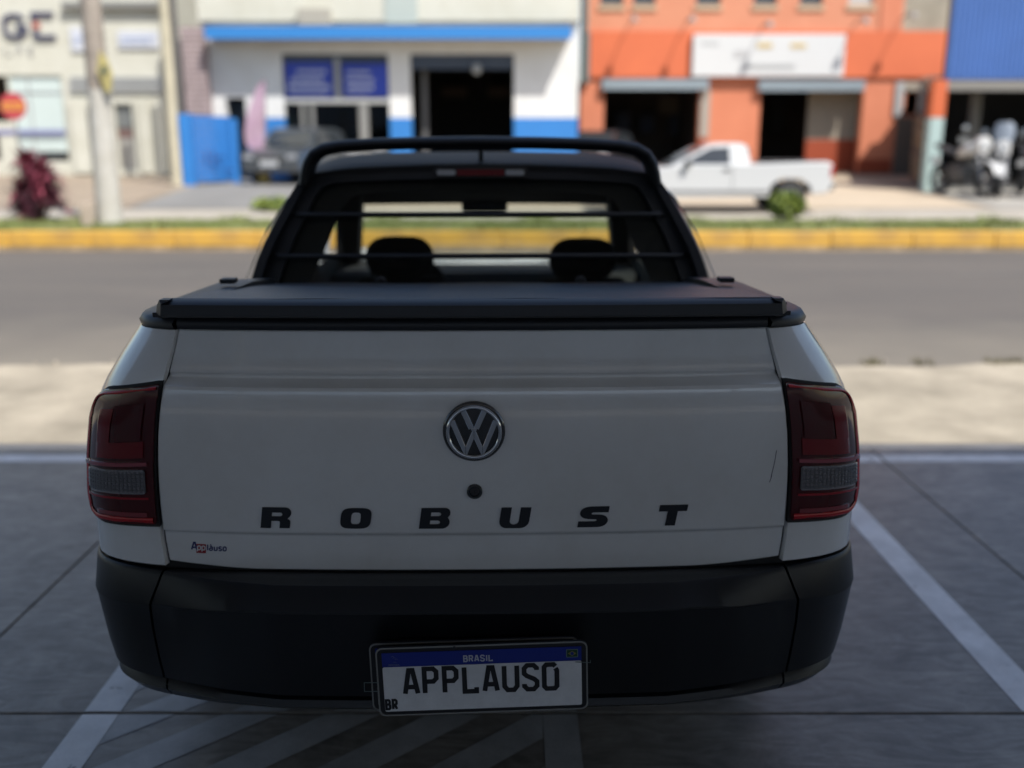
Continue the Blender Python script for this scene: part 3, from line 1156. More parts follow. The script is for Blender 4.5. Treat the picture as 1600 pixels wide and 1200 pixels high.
# number plates
def round_rect(x0, x1, z0, z1, r, n=5):
    o = []
    for cx, cz, a in ((x1 - r, z1 - r, 0), (x0 + r, z1 - r, 90), (x0 + r, z0 + r, 180), (x1 - r, z0 + r, 270)):
        o += [(cx + r * math.cos(R(a + 90 * i / n)), cz + r * math.sin(R(a + 90 * i / n))) for i in range(n + 1)]
    return o


def plate(cx, cy, cz, roll, front, tilt=0.0, full=True):
    ca, sa = math.cos(roll), math.sin(roll)
    ct, st_ = math.cos(tilt), math.sin(tilt)

    def P(x, z, d):
        X, Z = x * ca - z * sa, x * sa + z * ca
        return Vector((cx + X, cy - d + Z * st_, cz + Z * ct))
    fr = MB().prism([P(x, z, 0) for x, z in round_rect(-.215, .215, -.077, .077, .014)], (0, -.008, 0), [])
    root = fr.build('licence_plate', PLATEK, TR, bevel=.002)
    ed = MB()
    oo, ii = round_rect(-.2155, .2155, -.0775, .0775, .014), round_rect(-.2125, .2125, -.0745, .0745, .012)
    ed.prism([P(x, z, .008) for x, z in oo], (0, -.0012, 0), [[P(x, z, .008) for x, z in ii]])
    ed.build('frame_edge', mat('clear_frame_edge', (.22, .22, .21), rough=.25, coat=.5), root)
    MB().prism([P(x, z, .0082) for x, z in round_rect(-.203, .203, -.067, .034, .004)], (0, -.001, 0)).build('white_field', PLATEW, root)
    MB().prism([P(x, z, .0082) for x, z in ((-.203, .0345), (.203, .0345), (.203, .066), (-.203, .066))], (0, -.001, 0)).build('blue_band', PLATEB, root)
    if not full:
        return root
    for k, c in enumerate('APPLAUSO'):
        w_, strokes = GLY[c]
        sq_ = .026 / (w_ * .0545)
        if c == 'A':
            strokes = [[(0, 0), (.22, .97), (.40, .97), (.62, 0)], [(.10, .27), (.52, .27)]]
        if c == 'O':
            strokes = [[(.50, .84), (.56, .76), (.56, .10), (.46, 0), (.10, 0), (0, .10), (0, .90), (.10, 1), (.42, 1), (.50, .93)]]
        m_ = MB()
        x0 = -.1595 + k * .0408
        for i, st in enumerate(strokes):
            ribbon(m_, [(x0 + p[0] * .0545 * sq_, -.0265 + p[1] * .0545) for p in st], .0098, lambda x, z, d: P(x, z, .0094 + d), .0012 + .0002 * i)
        m_.build('character', PLATEK, root)
    ch, wd_ = lettering('BRASIL', .0125, .0026, lambda x, z, d: P(-.0365 + x, .0415 + z, .0093 + d), .0004, gap=.34)
    W_ = mat('print_white', (.45, .47, .52), rough=.4)
    for c, m_ in ch:
        m_.build('country_letter', W_, root)
    ch, _ = lettering('BR', .0205, .0052, lambda x, z, d: P(-.200 + x, -.061 + z, .0093 + d), .0005, gap=.30, squash=.68)
    for c, m_ in ch:
        m_.build('country_code_letter', PLATEK, root)
    ch, _ = lettering('MERCOSUL', .0035, .0006, lambda x, z, d: P(-.190 + x, .0375 + z, .0093 + d), .0003, gap=.28)
    mm = MB()
    for c, m_ in ch:
        mm.add(m_.v, m_.f)
    for dx, dz in ((0, 0), (.004, -.003), (-.003, .003), (.001, -.010)):
        ribbon(mm, [(-.178 + dx - .003, .054 + dz), (-.178 + dx, .056 + dz), (-.178 + dx + .003, .0545 + dz)], .0006, lambda x, z, d: P(x, z, .0093 + d), .0003)
    mm.build('bloc_mark', mat('print_faint', (.12, .14, .25), rough=.5), root)
    FG = mat('flag_green', (.008, .05, .018), rough=.5)
    FY = mat('flag_yellow', (.22, .20, .04), rough=.5)
    fl = MB().prism([P(x, z, .0093) for x, z in round_rect(.172, .196, .0425, .0605, .001, 2)], (0, -.0004, 0)).build('flag_border', mat('flag_edge', (.14, .20, .17), rough=.5), root)
    MB().prism([P(x, z, .0098) for x, z in ((.1735, .044), (.1945, .044), (.1945, .059), (.1735, .059))], (0, -.0003, 0)).build('flag_field', FG, root)
    MB().prism([P(x, z, .0102) for x, z in ((.1755, .0515), (.184, .046), (.1925, .0515), (.184, .057))], (0, -.0003, 0)).build('flag_lozenge', FY, root)
    MB().prism([P(.184 + .0037 * math.cos(a), .0515 + .0037 * math.sin(a), .0106) for a in [i * math.pi / 8 for i in range(16)]], (0, -.0003, 0)).build('flag_disc', PLATEB, root)
    sc = MB().lathe([(.004, 0), (.004, -.004), (.0, -.0045)], tuple(P(-.055, .073, .008)), 'y', 14)
    sc.build('screw', SATIN, root, smooth=40)
    return root


plate(.016, -.158, .463, R(1.7), True)
pb = plate(-.001, -.128, .456, R(1.5), False, full=False)
pb['label'] = 'second plate showing behind the front plate at its left edge'
MB().box(-.16, .14, -.128, -.05, .44, .52).build('plate_mount', TRIMLOW, TR)
cl = MB()
for (x0, z0) in ((-.226, .440),):
    ribbon(cl, [(x0 + .03, z0 + .018), (x0, z0 + .018), (x0, z0 - .002), (x0 + .03, z0 - .002)], .0012, lambda x, z, d: Vector((x, -.168 - d, z)), .001)
    cl.build('cable_tie', mat('tie_plastic', (.10, .14, .14), rough=.3), TR)
    cl = MB()
    ribbon(cl, [(.205, z0 + .062), (.236, z0 + .060), (.236, z0 + .066)], .0012, lambda x, z, d: Vector((x, -.170 - d, z)), .001)
cl.build('cable_tie', mat('tie_plastic', (.10, .14, .14), rough=.3), TR)

# soft bed cover
rb = MB()
pr = [(-.012, 1.184), (-.018, 1.189), (-.013, 1.210), (-.006, 1.2145), (.035, 1.217), (.035, 1.184)]
g = []
for k in range(31):
    x = -.632 + 1.264 * k / 30
    b0 = .018 * (x / .63) ** 2
    g.append([(x, b0 + a, z) for a, z in pr])
rb.grid([r + [r[0]] for r in g])
rb.f.append(tuple(range(6))); rb.f.append(tuple(len(rb.v) - 7 + i for i in range(6)))
rb.build('cover_rail', SATIN, TR, smooth=40)
for sg in (-1, 1):
    m_ = MB()
    m_.prism([(sg * .634, .004, 1.186), (sg * .648, .02, 1.190), (sg * .645, .02, 1.207), (sg * .637, .012, 1.2195), (sg * .614, .004, 1.2205), (sg * .616, .004, 1.2165), (sg * .631, .004, 1.212)], (0, .028, 0))
    m_.box(*(sorted((sg * .640, sg * .656))), .02, .05, 1.182, 1.192)
    m_.build('cover_bracket', SATIN, TR, bevel=.0015)
    # rail of the cover down the bed side
    m_ = MB()
    m_.slab_grid([[(sg * (.636 + .045 * t), .05 + .95 * t, 1.205 - .098 * t) for t in (i / 12 for i in range(13))],
                  [(sg * (.655 + .045 * t), .05 + .95 * t, 1.205 - .098 * t) for t in (i / 12 for i in range(13))]], (0, 0, -.03))
    m_.build('cover_side_rail', SATIN, TR)
cv = []
for i in range(25):
    t = i / 24
    row = []
    for k in range(41):
        u = -1 + 2 * k / 40
        hw = .634 + .045 * t
        z = 1.2165 - .100 * t + .006 * (1 - u * u) * math.sin(math.pi * min(1, t * 1.1)) + .0012 * math.sin(u * 9 + t * 14)
        row.append((u * hw, .036 + .965 * t, z))
    cv.append(row)
MB().slab_grid(cv, (0, 0, -.004)).build('bed_cover', VINYL, TR, smooth=60)
for sg in (-1, 1):
    MB().box(sg * .662 - .02, sg * .662 + .02, .60, .64, 1.17, 1.183).build('cover_clamp', SATIN, TR, bevel=.003)

# ---- cab
ZR = [1.02, 1.10, 1.18, 1.25, 1.31, 1.38, 1.425]
HW = {  # half widths by height at stations along y
    1.05: [.742, .718, .690, .655, .618, .580, .552],
    1.35: [.815, .785, .752, .715, .676, .625, .580],
    1.70: [.855, .830, .797, .765, .730, .672, .605],
    2.20: [.855, .825, .790, .755, .715, .660, .602],
    2.60: [.850, .815, .775, .735, .700, .650, .600],
    3.10: [.840, .800, .760, .720, .690, .640, .590]}
HK = sorted(HW)


def cabp(y, z, off=0.0):
    w = interp([(k, interp(list(zip(ZR, HW[k])), z)) for k in HK], y)
    return w + off


def rear_y(z):
    return interp([(1.0, 1.04), (1.09, 1.05), (1.44, 1.19), (1.47, 1.20)], z)


def screen_y(z):
    return interp([(.90, 3.12), (1.42, 2.36), (1.46, 2.30)], z)


def side_strip(ya, yb, za, zb, n=8, m=8, off=0.0, sg=1, th=.03):
    rows = []
    for j in range(m + 1):
        z = za + (zb - za) * j / m
        a = ya(z) if callable(ya) else ya
        b_ = yb(z) if callable(yb) else yb
        rows.append([(sg * cabp(a + (b_ - a) * k / n, z, off), a + (b_ - a) * k / n, z) for k in range(n + 1)])
    return MB().slab_grid(rows, (-sg * th, 0, 0))


# rear frame: polygon ring in the leaning rear plane
def rp(x, z, d=0.0):
    return Vector((x, rear_y(z) - d + .05 * (abs(x) / .7) ** 3, z))


out_l = [(.735, 1.03), (.721, 1.09), (.690, 1.18), (.655, 1.25), (.618, 1.31), (.588, 1.37), (.566, 1.415), (.540, 1.438), (.45, 1.452), (.3, 1.462), (.15, 1.467), (0, 1.468)]
in_l = [(.655, 1.03), (.640, 1.10), (.612, 1.18), (.585, 1.25), (.553, 1.31), (.523, 1.37), (.503, 1.395), (.475, 1.408), (.40, 1.415), (.27, 1.420), (.14, 1.423), (0, 1.4235)]
fr = MB()
for sg in (-1, 1):
    for k in range(len(out_l) - 1):
        q = [out_l[k], out_l[k + 1], in_l[k + 1], in_l[k]]
        a = [rp(sg * x, z, .006) for x, z in q]
        b_ = [rp(sg * x, z, -.05) for x, z in q]
        fr.grid([[a[0], a[3]], [a[1], a[2]]])
        fr.grid([[a[3], b_[3]], [a[2], b_[2]]])
        fr.grid([[a[0], b_[0]], [a[1], b_[1]]])
fr.build('rear_frame', SATIN, TR, smooth=40)
# rear glass with a dark printed border
gl = []
rows = []
for k in range(len(in_l)):
    x, z = in_l[k]
    rows.append([rp(x * (-1 + 2 * i / 24), z, -.012) for i in range(25)])
rg = MB().grid(rows).build('rear_window', glass('rear_glass', (.74, .77, .74), reflect=.04), TR, smooth=60)
bd = MB()
in2 = [(.545, 1.095), (.535, 1.12), (.505, 1.18), (.475, 1.25), (.452, 1.31), (.430, 1.345), (.415, 1.36), (.39, 1.372), (.33, 1.380), (.24, 1.384), (.12, 1.387), (0, 1.388)]
for sg in (-1, 1):
    for k in range(len(in_l) - 1):
        q = [in_l[k], in_l[k + 1], in2[k + 1], in2[k]]
        a = [rp(sg * x, z, -.014) for x, z in q]
        bd.grid([[a[0], a[3]], [a[1], a[2]]])
bd.grid([[rp(-.65, 1.03, -.014), rp(.65, 1.03, -.014)], [rp(-.60, 1.098, -.014), rp(.60, 1.098, -.014)]])
bd.build('window_border', mat('frit_black', (.006, .006, .007), rough=.4), rg)
# guard bars
for i, z in enumerate((1.313, 1.187)):
    hwz = interp(sorted((zz, x) for x, zz in out_l), z) - .03
    MB().tube([rp(-hwz, z, .004)] + [rp(-hwz + .03, z, .022)] + [rp(hwz - .03, z, .022)] + [rp(hwz, z, .004)], .0085, 10).build('guard_bar', SATIN, TR, smooth=60)
for x in (-.312, .312):
    MB().lathe([(.018, 0), (.018, -.012), (.012, -.018), (.0, -.018)], tuple(rp(x, 1.112, .0)), 'y', 20).build('guard_foot', RUBBER, TR, smooth=40)
# high brake light
bl = MB().prism([rp(x, z, .006) for x, z in round_rect(-.152, .152, 1.4265, 1.4585, .0155, 6)], (0, -.012, 0)).build('high_brake_light', GLOSSBLK, TR, bevel=.002)
MB().prism([rp(x, z, .0185) for x, z in round_rect(-.075, .075, 1.433, 1.452, .002, 2)], (0, -.003, 0)).build('brake_lens', mat('brake_lens_red', (.11, .003, .008), rough=.15, coat=.7), bl)
for sg in (-1, 1):
    MB().prism([rp(x, z, .0185) for x, z in round_rect(*sorted((sg * .079, sg * .138)), 1.434, 1.451, .006, 4)], (0, -.003, 0)).build('clear_lens', mat('clear_lens_grey', (.34, .35, .36), rough=.15, coat=.7), bl)

# roof
rf = []
ys = [1.185, 1.24, 1.32, 1.45, 1.65, 1.9, 2.15, 2.30, 2.38]
for y in ys:
    zc_ = interp([(1.185, 1.464), (1.24, 1.474), (1.45, 1.494), (1.75, 1.506), (2.1, 1.500), (2.3, 1.470), (2.38, 1.440)], y)
    row = []
    for k in range(25):
        u = -1 + 2 * k / 24
        hw = cabp(y, 1.425) * 1.0 - .004
        z = zc_ - .012 * abs(u) ** 2 - .034 * abs(u) ** 9
        row.append((u * hw, y + .02 * abs(u) ** 3 * (1 if y < 1.3 else 0), z))
    rf.append(row)
MB().slab_grid(rf, (0, 0, -.03)).build('roof', mat('roof_black_wrap', (.012, .012, .013), rough=.6, spec=.25), TR, smooth=50)

# sides: pillars, cant rail, glass
for sg in (-1, 1):
    side_strip(rear_y, lambda z: rear_y(z) + .16, 1.02, 1.43, sg=sg).build('rear_pillar', SATIN, TR, smooth=50)
    side_strip(1.98, 2.07, 1.0, 1.40, sg=sg, n=3).build('centre_pillar', GLOSSBLK, TR, smooth=50)
    side_strip(lambda z: screen_y(z) - .10, screen_y, .96, 1.43, sg=sg, n=3, th=.05).build('front_pillar', PAINT, TR, smooth=50)
    side_strip(lambda z: rear_y(z) + .16, lambda z: screen_y(z) - .05, 1.385, 1.428, sg=sg, n=14, m=3).build('cant_rail', SATIN, TR, smooth=50)
    side_strip(lambda z: rear_y(z) + .165, 1.975, 1.0, 1.385, sg=sg, off=-.008, th=.003).build('side_window', glass('tinted_glass', (.30, .33, .33)), TR, smooth=50)
    side_strip(2.072, lambda z: screen_y(z) - .105, .985, 1.385, sg=sg, off=-.008, th=.003).build('side_window', MATS['cab_glass'], TR, smooth=50)
    # thin wind visor over the windows
    pts = [Vector((sg * (cabp(y, z) + .012), y, z)) for y, z in ((1.30, 1.12), (1.36, 1.25), (1.50, 1.345), (1.75, 1.375), (2.1, 1.382), (2.35, 1.375))]
    vz = MB().slab_grid([[p for p in pts], [p + Vector((sg * .016, -.01, -.035)) for p in pts]], (-sg * .003, 0, 0))
    vz.build('window_visor', GLOSSBLK, TR, smooth=50)
    # waist moulding, door mirror, handles
    side_strip(1.2, 2.9, 1.005, 1.022, sg=sg, off=.006, n=14, m=1).build('waist_strip', RUBBER, TR)
    mr_ = MB()
    mr_.hexa([(sg * .86, 2.62, 1.0), (sg * .98, 2.60, 1.01), (sg * .98, 2.60, 1.13), (sg * .86, 2.62, 1.12)],
             [(sg * .85, 2.72, 1.01), (sg * .96, 2.70, 1.02), (sg * .96, 2.70, 1.11), (sg * .85, 2.72, 1.10)])
    mo = mr_.build('door_mirror', GLOSSBLK, TR, bevel=.02, seg=3)
    MB().add([(sg * .872, 2.6125, 1.018), (sg * .968, 2.597, 1.026), (sg * .968, 2.597, 1.118), (sg * .872, 2.6125, 1.108)], [(0, 1, 2, 3)]).build('mirror_glass', CHROME, mo)
    for y in (1.42, 2.15):
        MB().box(*sorted((sg * .858, sg * .885)), y, y + .17, .90, .925).build('door_handle', GLOSSBLK, TR, bevel=.006)
    for y in (1.30, 2.02, 2.98):
        MB().box(*sorted((sg * .853, sg * .8585)), y, y + .006, .34, .97).build('door_seam', RUBBER, TR)

# windscreen, with shade band
rows = [[(u * interp([(.90, .70), (1.42, .545)], z), screen_y(z) + .06 * (1 - u * u), z) for u in [-1 + 2 * i / 16 for i in range(17)]] for z in (.92, 1.05, 1.18, 1.28, 1.35, 1.43)]
ws = MB().grid(rows).build('windscreen', MATS['cab_glass'], TR, smooth=60)
rows = [[(p[0], p[1] - .004, p[2]) for p in r] for r in ([(u * interp([(.90, .70), (1.42, .545)], z), screen_y(z) + .06 * (1 - u * u), z) for u in [-1 + 2 * i / 16 for i in range(17)]] for z in (1.262, 1.33, 1.43))]
MB().grid(rows).build('shade_band', mat('shade_band_dark', (.01, .012, .012), rough=.5), ws)
# bonnet and nose
sec = []
for y, w, z in ((3.0, .72, .93), (3.3, .76, .935), (3.7, .76, .90), (4.1, .74, .83), (4.35, .68, .74), (4.45, .62, .60), (4.48, .60, .40)):
    sec.append([(-w - .06, y, z - .05), (-w, y, z - .012), (-w * .6, y, z + .01), (0, y, z + .02), (w * .6, y, z + .01), (w, y, z - .012), (w + .06, y, z - .05)])
MB().slab_grid(sec, (0, -.02, -.03)).build('bonnet', PAINT, TR, smooth=50)
MB().box(-.74, .74, 3.9, 4.44, .28, .60).build('front_bumper', TRIM, TR, bevel=.05, seg=3)
MB().box(-.78, .78, 1.05, 3.9, .19, .34).build('floor_pan', RUBBER, TR)
MB().tube([(-.72, .86, .30), (.72, .86, .30)], .055, 12).build('rear_axle', RUBBER, TR, smooth=60)
MB().box(-.45, .30, .30, .72, .22, .36).build('spare_wheel_tray', RUBBER, TR, bevel=.05)
for sg in (-1, 1):
    MB().box(*sorted((sg * .66, sg * .84)), .45, .457, .10, .42).build('mud_flap', RUBBER, TR)

# inner trims
for sg in (-1, 1):
    rows = []
    for z in (.92, 1.05, 1.2, 1.32, 1.42):
        t = (z - .92) / .5
        xi = .655 - .135 * t
        rows.append([(sg * xi, screen_y(z) + .02, z), (sg * (xi + .01), screen_y(z) - .05, z), (sg * (xi + .085), screen_y(z) - .07, z), (sg * (xi + .13), screen_y(z) - .0, z)])
    MB().grid(rows).build('pillar_trim', DARKIN, TR, smooth=50)
    MB().box(*sorted((sg * .74, sg * .80)), 1.15, 3.0, .36, .985).build('door_trim', DARKIN, TR, bevel=.02)
    MB().box(*sorted((sg * .69, sg * .745)), 1.90, 2.10, .90, 1.30).build('belt_pillar_trim', DARKIN, TR, bevel=.02)
MB().box(-.72, .72, 3.04, 3.22, .88, .945).build('cowl', RUBBER, TR, bevel=.01)
# interior
MB().box(-.74, .74, 1.02, 1.06, .35, 1.04).build('cab_rear_wall', DARKIN, TR)
dsh = MB()
dsh.slab_grid([[(-.74, y, z), (-.3, y, z + .01), (.3, y, z + .01), (.74, y, z)] for y, z in ((2.62, .60), (2.60, .86), (2.66, .925), (2.95, .935), (3.1, .925))], (0, .03, -.03))
dsh.build('dashboard', DARKIN, TR, smooth=30)
MB().prism([(-.53, 2.60, .90), (-.18, 2.60, .90), (-.22, 2.60, .955), (-.30, 2.60, .97), (-.42, 2.60, .97), (-.50, 2.60, .955)], (0, .12, 0)).build('instrument_hood', DARKIN, TR, bevel=.01)
wr = []
for k in range(33):
    a = 2 * math.pi * k / 32
    wr.append((-.36 + .185 * math.cos(a), 2.42 + .06 * math.sin(a), .86 + .175 * math.sin(a)))
MB().tube(wr, .016, 8, cap=False).build('steering_wheel', DARKIN, TR, smooth=60)


def seat(x, y, w, zt, headw, name='seat', hz=.17):
    s = MB()
    for (z0, z1, w0, w1, y0, y1) in ((.45, .62, w * .5, w * .5, y + .08, y + .55),):
        s.box(x - w0, x + w0, y0, y1, z0, z1)
    so = s.build(name, DARKIN, TR, bevel=.04, seg=3)
    b_ = MB()
    n = 8
    rows = []
    for q in range(n + 1):
        t = q / n
        z = .50 + (zt - .50) * t
        ww = w * .5 * (1 - .22 * t ** 3)
        if t > .85:
            ww *= 1 - .25 * ((t - .85) / .15) ** 2
        yy = y + .06 - .12 * t
        rows.append([(x + ww * math.cos(a), yy + .055 * math.sin(a), z) for a in [2 * math.pi * i / 20 for i in range(21)]])
    b_.grid(rows)
    b_.f.append(tuple(range(len(b_.v) - 21, len(b_.v) - 1)))
    b_.build('backrest', DARKIN, so, smooth=50)
    h_ = MB()
    rows = []
    for q in range(13):
        a = math.pi * q / 12 - math.pi / 2
        rz, rc = hz / 2 * math.sin(a), max(.02, math.cos(a)) ** .55
        rows.append([(x + headw * rc * math.copysign(abs(math.cos(b2)) ** .7, math.cos(b2)), y - .07 + .05 * rc * math.sin(b2), zt + hz * .45 + rz) for b2 in [2 * math.pi * i / 24 for i in range(25)]])
    h_.grid(rows)
    h_.build('headrest', mat('headrest_fabric', (.012, .0125, .014), rough=.9, var=.2, vscale=20, bump=.3, bscale=300), so, smooth=60)
    return so


seat(-.345, 2.08, .56, 1.003, .140, hz=.175)
seat(.405, 2.08, .56, 0.995, .140, hz=.175)
seat(0, 1.28, 1.25, .93, .10, hz=.10)
MB().box(-.10, .10, 2.30, 2.33, 1.245, 1.295).build('inside_mirror', GLOSSBLK, TR, bevel=.012)
MB().prism([(-.14, 2.36, 1.40), (.14, 2.36, 1.40), (.10, 2.36, 1.335), (-.10, 2.36, 1.335)], (0, .03, 0)).build('mirror_mount', DARKIN, TR)
for x in (-.33, .33):
    MB().box(x - .17, x + .17, 2.28, 2.30, 1.345, 1.41).build('sun_visor', DARKIN, TR, bevel=.006)

# sports hoop over the roof
hp = []
prof = [(.557, 1.405), (.551, 1.438), (.541, 1.470), (.523, 1.497), (.492, 1.514), (.44, 1.523), (.34, 1.529), (.19, 1.533), (0, 1.535)]
prof = [(-x, z) for x, z in prof] + [(x, z) for x, z in reversed(prof[:-1])]
P3 = [Vector((x, 1.205 + .02 * (1 - (x / .57) ** 2), z)) for x, z in prof]
rows = []
for i, p in enumerate(P3):
    t = (P3[min(i + 1, len(P3) - 1)] - P3[max(i - 1, 0)]).normalized()
    nrm = Vector((-t.z, 0, t.x)).normalized()
    if nrm.z < 0 and abs(p.x) < .5:
        nrm = -nrm
    th = .0195 if abs(p.x) < .47 else .021
    dp = .06 if abs(p.x) < .5 else .07
    rows.append([p + nrm * th * math.cos(a) + Vector((0, 1, 0)) * dp * math.sin(a) for a in [2 * math.pi * k / 14 for k in range(14)]])
hb = MB()
hb.grid(rows, close=True)
hb.f.append(tuple(range(14))); hb.f.append(tuple(len(hb.v) - 14 + i for i in range(14)))
hb.build('sports_bar', mat('bar_black', (.006, .007, .009), rough=.5, spec=.3), TR, smooth=60)
MB().tube([(0, 1.30, 1.475), (0, 1.24, 1.535)], [.008, .006], 8).build('antenna_foot', RUBBER, TR)

# wheels


def wheel(par, x, y, z, r, w, sg, name='wheel'):
    m_ = MB().lathe([(r * .62, -w * .5), (r * .93, -w * .5), (r, -w * .34), (r, w * .34), (r * .93, w * .5), (r * .62, w * .5), (r * .60, 0)], (x, y, z), 'x', 32)
    wo = m_.build(name, RUBBER, par, smooth=30)
    m2 = MB()
    xo = x + sg * w * .40
    m2.lathe([(r * .61, 0), (r * .61, sg * .02), (r * .54, sg * .02), (r * .50, -sg * .03)], (xo, y, z), 'x', 32)
    for k in range(5):
        a = 2 * math.pi * k / 5
        ca, sa = math.cos(a), math.sin(a)
        q = [(-.12 * r, .05 * r), (.12 * r, .05 * r), (.07 * r, .56 * r), (-.07 * r, .56 * r)]
        A = [(xo + sg * .016, y + u * ca - v * sa, z + u * sa + v * ca) for u, v in q]
        B = [(xo - sg * .01, y + u * ca - v * sa, z + u * sa + v * ca) for u, v in q]
        m2.hexa(A, B)
    m2.build('rim', RIM, wo)
    return wo


for sg in (-1, 1):
    for y in (.86, 3.62):
        wheel(TR, sg * .745, y, .31, .31, .20, sg)

# ================================================================== ACROSS THE STREET
def bx(mb, px0, px1, pz0, pz1, Y, d, pym=None, front=True):
    """box whose front face (at distance Y) covers a rectangle of the photograph; d = depth behind it"""
    ym = (pz0 + pz1) / 2 if pym is None else pym
    a, b_ = W(px0, ym, Y), W(px1, ym, Y)
    zt, zb = W(800, pz0, Y).z, W(800, pz1, Y).z
    return mb.box(a.x, b_.x, Y, Y + d, zb, zt)


def rect(px0, px1, pz0, pz1, Y, pym=None):
    ym = (pz0 + pz1) / 2 if pym is None else pym
    return (W(px0, ym, Y).x, W(px1, ym, Y).x, W(800, pz1, Y).z, W(800, pz0, Y).z)


def shell(name_parts, x0, x1, Y0, Y1, z0, z1, m, parent, inside=None):
    """side walls, rear wall, floor and roof behind a facade"""
    t = .2
    i = inside or m
    MB().box(x0, x0 + t, Y0, Y1, z0, z1).build('side_wall', m, parent)
    MB().box(x1 - t, x1, Y0, Y1, z0, z1).build('side_wall', m, parent)
    MB().box(x0 + t, x1 - t, Y1 - t, Y1, z0, z1).build('rear_wall', i, parent)
    MB().box(x0 + t, x1 - t, Y0, Y1 - t, z1 - t, z1).build('roof', i, parent)


def lift(o, n):
    return o


CREAM = mat('cream_wall', (.58, .575, .50), rough=.85, col2=(.50, .49, .41), vscale=1.1, bump=.1, bscale=10)
WHITEW = mat('white_wall', (.68, .69, .685), rough=.8, col2=(.60, .60, .585), vscale=1.0)
BLUEP = mat('blue_wall_paint', (.025, .18, .50), rough=.6, var=.06, vscale=1)
BLUEA = mat('blue_awning', (.028, .19, .50), rough=.5)
ORANGE = mat('orange_band', (.62, .15, .06), rough=.75, col2=(.57, .135, .055), vscale=.9)
SALMON = mat('salmon_wall', (.60, .21, .115), rough=.8, col2=(.54, .18, .095), vscale=1.1)
SALMONL = mat('pale_salmon_wall', (.60, .255, .15), rough=.8, col2=(.55, .22, .125), vscale=.9)
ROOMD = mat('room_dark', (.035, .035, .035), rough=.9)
ROOMM = mat('room_plaster', (.22, .20, .17), rough=.9, var=.15, vscale=.5)
TEALW = mat('teal_glass_front', (.52, .60, .58), rough=.25, var=.05, vscale=.4)
GREYM = mat('grey_metal', (.22, .22, .21), rough=.6)
GREYL = mat('light_grey_paint', (.36, .37, .37), rough=.6)
SHUT = mat('shutter_box', (.30, .36, .40), rough=.5, metal=.2)
BLACKF = mat('black_frame', (.02, .022, .024), rough=.5)

# ---------------- left building (cream, with raised letters)
YL = 33.0
bl_ = thing('commercial_building', 'cream two storey building with dark raised letters, at the left end of the street', 'building', (W(0, 250, YL).x, YL, ZT(YL)))
o_ = bl_.location.copy()


def child(o, par, origin):
    """keep world coordinates while parenting"""
    o.location = o.location - origin
    return o


class Rel:
    """build helper: meshes drawn in world coordinates, stored relative to their thing"""
    def __init__(self, root):
        self.root = root
        self.o = Vector(root.location)

    def __call__(self, name, mb, m, parent=None, **kw):
        mb.v = [(x - self.o.x, y - self.o.y, z - self.o.z) for x, y, z in mb.v]
        return mb.build(name, m, parent or self.root, **kw)


def solo(name, mb, m, label, cat, group=None, **kw):
    """a thing that is a single mesh, origin at its base"""
    xs = [p[0] for p in mb.v]; ys_ = [p[1] for p in mb.v]; zs_ = [p[2] for p in mb.v]
    c = Vector(((min(xs) + max(xs)) / 2, (min(ys_) + max(ys_)) / 2, min(zs_)))
    mb.v = [(x - c.x, y - c.y, z - c.z) for x, y, z in mb.v]
    o = mb.build(name, m, None, **kw)
    o.location = c
    return tag(o, label, cat, group)


r = Rel(bl_)
xl0, xl1 = W(-260, 100, YL).x, W(268, 100, YL).x
zg = ZT(YL) - .1
holes = [rect(20, 102, 118, 252, YL), rect(-200, 14, 118, 190, YL), rect(182, 210, 162, 266, YL), rect(-200, 0, 205, 250, YL)]
m_ = MB(); facade(m_, xl0, xl1, zg, 9.5, YL, .3, holes)
r('wall', m_, CREAM)
MB_ = MB()
m_ = MB(); m_.box(xl0, xl0 + .2, YL + .3, YL + 9, zg, 9.5); r('side_wall', m_, CREAM)
m_ = MB(); m_.box(xl1 - .2, xl1, YL + .3, YL + 9, zg, 9.5); r('side_wall', m_, CREAM)
m_ = MB(); m_.box(xl0 + .2, xl1 - .2, YL + 6, YL + 6.2, zg, 9.5); r('rear_wall', m_, ROOMM)
m_ = MB(); m_.box(xl0, xl1, YL, YL + 9, 9.5, 9.7); r('roof', m_, GREYM)
m_ = bx(MB(), 95, 268, 2, 12, YL - .25, .25); r('ledge', m_, GREYM)
m_ = MB()
for k in range(5):
    bx(m_, 108, 268, 120 + k * 5.2, 123.4 + k * 5.2, YL - .06 - .01 * k, .06)
g1 = r('corrugated_strip', m_, GREYL); g1['kind'] = 'stuff'
# storefront glass in panes
for i, (a, b_) in enumerate(((21, 49), (51, 101))):
    m_ = bx(MB(), a, b_, 119, 143, YL + .08, .03, pym=185); r('pane', m_, TEALW)
    m_ = bx(MB(), a, b_, 146, 237, YL + .08, .03, pym=185); r('pane', m_, TEALW)
m_ = bx(MB(), 20, 102, 143, 145.5, YL + .05, .08, pym=185); r('transom', m_, GREYL)
m_ = bx(MB(), 49, 51, 119, 250, YL + .05, .08, pym=185); r('mullion', m_, GREYL)
m_ = bx(MB(), -40, 102, 203, 210, YL - .03, .02, pym=205); r('lettering_strip', m_, mat('violet_strip', (.20, .21, .40), rough=.5))
m_ = bx(MB(), 20, 102, 238, 253, YL + .1, .05, pym=245); r('kick_panel', m_, BLACKF)
m_ = bx(MB(), 184, 209, 163, 200, YL + .15, .04, pym=215); r('door_pane', m_, mat('grey_pane', (.16, .17, .17), rough=.2))
m_ = bx(MB(), 184, 209, 202, 215, YL + .15, .04, pym=215); r('door_notice', m_, mat('notice_rust', (.16, .10, .09), rough=.6))
m_ = bx(MB(), 184, 209, 216, 266, YL + .16, .04, pym=215); r('door_leaf', m_, mat('door_grey', (.28, .27, .25), rough=.6))
